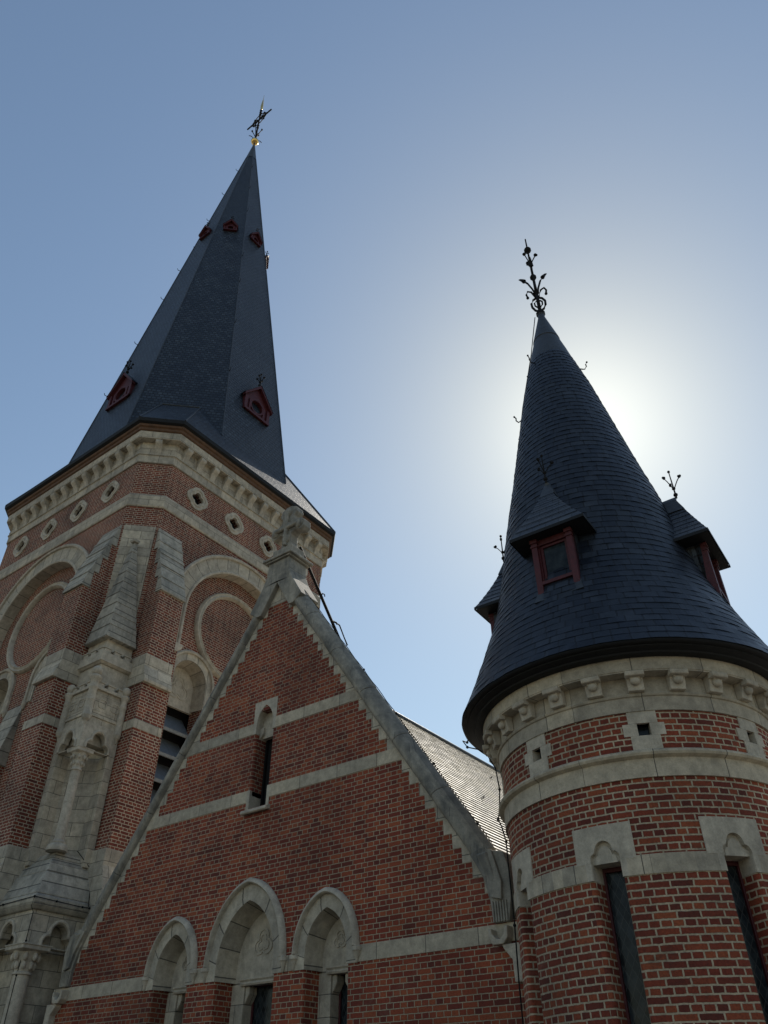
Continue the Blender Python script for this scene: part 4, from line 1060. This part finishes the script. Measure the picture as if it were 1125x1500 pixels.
# dormers
def turret_dormer():
    f = lambda x, z, d: Vector((x, -d, z))
    w0 = .305
    m = MB()                                             # red timber front, origin at window foot on the front plane
    m.prism(f, box2(-w0, w0, 0, 1.02), -.10, 0, [box2(-w0+.10, w0-.10, .22, .84)])
    for s in (-1, 1):
        m.prism(f, box2(min(s*w0, s*(w0-.085)), max(s*w0, s*(w0-.085)), 0, .98), 0, .05)
        m.prism(f, box2(min(s*(w0+.012), s*(w0-.097)), max(s*(w0+.012), s*(w0-.097)), .80, .83), 0, .065); m.prism(f, box2(min(s*(w0+.012), s*(w0-.097)), max(s*(w0+.012), s*(w0-.097)), .87, .93), 0, .07)
    m.prism(f, box2(-w0+.085, w0-.085, .16, .21), 0, .05); m.prism(f, box2(-w0+.085, w0-.085, 0, .11), 0, .02)
    m.prism(f, box2(-w0-.02, w0+.02, .95, 1.03), -.02, .06)
    fr_ = m.mesh('dormer', 'red')
    m = MB(); m.prism(f, box2(-w0+.105, w0-.105, .225, .835), -.055, -.03, [box2(-w0+.14, w0-.14, .26, .80)]); sash = m.mesh('sash', 'red')
    m = MB(); m.prism(f, box2(-w0+.12, w0-.12, .24, .82), -.08, -.055); pn = m.mesh('pane', 'pane')
    m = MB()
    for s in (-1, 1): m.quad((s*w0, .02, -.05), (s*w0, 1.3, -.05), (s*w0, 1.3, 1.05), (s*w0, .02, 1.05))
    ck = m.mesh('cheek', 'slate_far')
    # bell-cast hipped roof in slate steps
    m = MB(); e, zb, n = .53, .98, 9
    def rg(t, g=0):
        hw = (e*(1-t)**1.42)*(1-.0*t)+.025+g; fy = -.175*(1-t)+.20*t-g*(1-t); zz = zb+1.05*t
        return [(-hw, fy, zz), (hw, fy, zz), (hw, 1.6, zz), (-hw, 1.6, zz)]
    for k in range(n):
        m.loft([rg(k/n, 0), rg(k/n, .007), rg((k+1)/n, 0)], True)
    m.add(rg(1), [(0, 1, 2, 3)])
    rf = m.mesh('dormer_roof', MT['slate_dorm'])
    m = MB(); m.loft([rg(0, .014), [(x, y, z-.05) for x, y, z in rg(0, .014)]], True); m.add([(x, y, z-.045) for x, y, z in rg(0, .0)], [(0, 1, 2, 3)]); sf = m.mesh('soffit', 'zinc')
    m = MB(); m.loft([rg(.74, .02), rg(1.0, .02), [(0, .18, zb+1.12)]*4], True); cap = m.mesh('lead_cap', 'lead')
    m = MB(); finial(m, .56, .015, 3, .62); fi = m.mesh('finial', 'iron')
    m = MB(); m.loft([[(x, -d, z) for x, d in ((-w0-.02-k_, d_), (w0+.02+k_, d_), (w0+.02+k_, d_-.03), (-w0-.02-k_, d_-.03))] for z, d_, k_ in ((.07, .035, 0), (.0, .06, .0), (-.12, .112, .03))], True, True); fl = m.mesh('lead_flashing', 'lead')
    return fr_, sash, pn, ck, rf, sf, cap, fi, fl
MT['slate_dorm'] = slatemat('dormer_slate', (.024, .03, .042), (.042, .05, .066), .2, .117, .45, bump=.012)
TD = turret_dormer()
for k in range(4):
    th = 2.5+90*k; a = radians(th); R0 = 1.705
    Mw = Matrix.Translation((TX+R0*sin(a), TY-R0*cos(a), 7.30)) @ rotz(a)
    o = inst('dormer', TD[0], cone, Mw, .004)
    for nm, me in zip(('sash', 'pane', 'cheek', 'dormer_roof', 'soffit', 'lead_cap', 'finial', 'lead_flashing'), TD[1:]):
        MM = Mw @ Matrix.Translation((0, .18, 2.07)) if nm == 'finial' else Mw
        inst(nm, me, o, MM)
# windows with trefoil-headed stone lintel
def sub(poly, L=.06):
    out = []
    for i in range(len(poly)):
        a, b = poly[i], poly[(i+1) % len(poly)]; n = max(1, int(hypot(b[0]-a[0], b[1]-a[1])/L))
        out += [(a[0]+(b[0]-a[0])*j/n, a[1]+(b[1]-a[1])*j/n) for j in range(n)]
    return out
def patch(mb, fr, x0, x1, z0, z1, d0, d1, L=.07):
    n = max(1, int((x1-x0)/L)); P = [[fr(x0+(x1-x0)*i/n, z, d) for z, d in ((z0, d0), (z0, d1), (z1, d1), (z1, d0))] for i in range(n+1)]
    mb.loft(P, True, True)
for a in WA:
    fr = ft(a)
    m = MB()
    bw = .335
    def upper(a_, h_):
        P = [p for p in trefarch(0, 3.84, a_, h_, 8) if p[0] >= -1e-6]
        def f(x):
            x = abs(x)
            if x >= a_: return 3.84
            zs_ = []
            for (xa, za), (xb, zb) in zip(P, P[1:]):
                if min(xa, xb)-1e-9 <= x <= max(xa, xb)+1e-9 and abs(xa-xb) > 1e-9: zs_.append(za+(zb-za)*(x-xa)/(xb-xa))
            return max(zs_) if zs_ else 3.84
        return f
    U1 = upper(.168, .215); U2 = upper(.128, .165)
    xs = sorted(set([-bw, bw]+[round(-bw+.02*j, 4) for j in range(1, 34)]+[-.168, .168, -.1679, .1679]))
    top = 4.215
    L = [[fr(x, U1(x), -.07), fr(x, U1(x), .014), fr(x, top, .014), fr(x, top, -.03)] for x in xs]
    m.loft(L, True, True, uvs=[(x, z) for x in xs for z in (3.84, U1(x), top, top)])
    xi = [-.17+.01*j for j in range(35)]
    m.loft([[fr(x, 3.83, -.045), fr(x, U1(x)+.01, -.045)] for x in xi], False)
    xi = [-.128+.008*j for j in range(33)]
    m.loft([[fr(x, 3.83, -.06), fr(x, 3.83, -.022), fr(x, U2(x), -.022), fr(x, U2(x), -.06)] for x in xi], True, True)
    patch(m, fr, -HW-.02, HW+.02, 3.835, 3.90, -.30, -.03)
    win = m.build('lancet_window', 'stone_plain', turret, fixn=False)
    for s in (-1, 1):
        m = MB(); pr = [(s*(HW+.06), .012), (s*(HW+.012), .012), (s*HW, 0), (s*HW, -RD)]
        for z0, z1 in ((3.672, 3.845),):
            L = [[fr(x, z, d) for x, d in pr] for z in (z0, z1)]
            m.loft(L if s < 0 else L[::-1], False)
            patch(m, fr, *(sorted((s*HW*1.0+s*.004, s*(HW+.07)))), z0, z1, -.05, .013)
        m.build('stone_jamb', 'stone_plain', win, fixn=False)
    off = radians(a)*TR
    for s in (-1, 1):
        m = MB(); reveal(m, fr, s*HW, -s, PZ0, 3.675, RR, RD)
        for kk in m.uv: m.uv[kk] = [(u+off, v) for u, v in m.uv[kk]]
        m.build('brick_jamb', 'brick', win, fixn=False, smooth=60)
    fw = frame(tp(a, 0, -RD+.0), (sin(radians(a)), -cos(radians(a)), 0))
    m = MB(); m.prism(fw, box2(-HW-.02, HW+.02, PZ0, 3.85), -.04, .02, [box2(-HW+.045, HW-.045, PZ0+.08, 3.79)]); m.build('window_frame', 'red', win, bevel=.005)
    m = MB(); m.prism(fw, box2(-HW-.01, HW+.01, PZ0, 3.84), -.06, -.015); m.build('pane', 'glass', win)
    m = MB(); patch(m, fr, -HW-.08, HW+.08, PZ0-.1, PZ0, -.3, .05); m.build('sill', 'stone_plain', win)
for k in range(NW):
    a0, a1 = WA[k], WA[k]+DW; fr = ft((a0+a1)/2); h = radians(DW/2)*TR-HW-.012
    m = MB(); patch(m, fr, -h, h, 3.672, 3.862, -.03, .012); m.build('stone_band', 'stone_turret', turret, fixn=False)
# little square vents with stone blocks
for a in SQ:
    fr = ft(a); m = MB()
    patch(m, fr, -.165, .165, 5.282, 5.428, -.03, .014); patch(m, fr, -.165, .165, 4.965, 5.133, -.03, .014)
    patch(m, fr, -.235, -SH, 5.135, 5.28, -.12, .013); patch(m, fr, SH, .235, 5.135, 5.28, -.12, .013)
    v = m.build('vent', 'stone_plain', turret, fixn=False)
    m = MB(); patch(m, fr, -.09, .09, 5.12, 5.29, -.14, -.11); m.build('pane', 'pane', v)
# lightning conductor down the turret
m = MB(); L = []
th = -76
for z in [15.1, 14.6, 14.0, 13.4, 12.6, 11.8, 11, 10.2, 9.4, 8.6, 8.0, 7.4, 7.0, 6.6, 6.3, 6.12]:
    r = (cr(z) if z < 14.2 else .26-(z-14.2)*.2)+.05; a = radians(th); L.append((TX+r*sin(a), TY-r*cos(a), z))
for r, z in ((2.31, 6.05), (2.25, 5.95), (2.1, 5.9), (1.97, 5.8), (1.87, 5.6), (1.84, 5.3), (1.87, 5.0), (1.90, 4.9), (1.86, 4.8), (1.82, 4.6), (1.82, 4.2), (1.815, 3.6), (1.83, 3.0), (1.83, 0.2)):
    a = radians(-70); L.append((TX+r*sin(a), TY-r*cos(a), z))
m.tube(L, .009, 6)
for p in L[3::2]: m.ball(p, .022, 7, 5)
c = m.build('lightning_cable', 'iron'); c['label'] = 'thin lightning cable running down the slate cone and round brick turret'; c['category'] = 'cable'
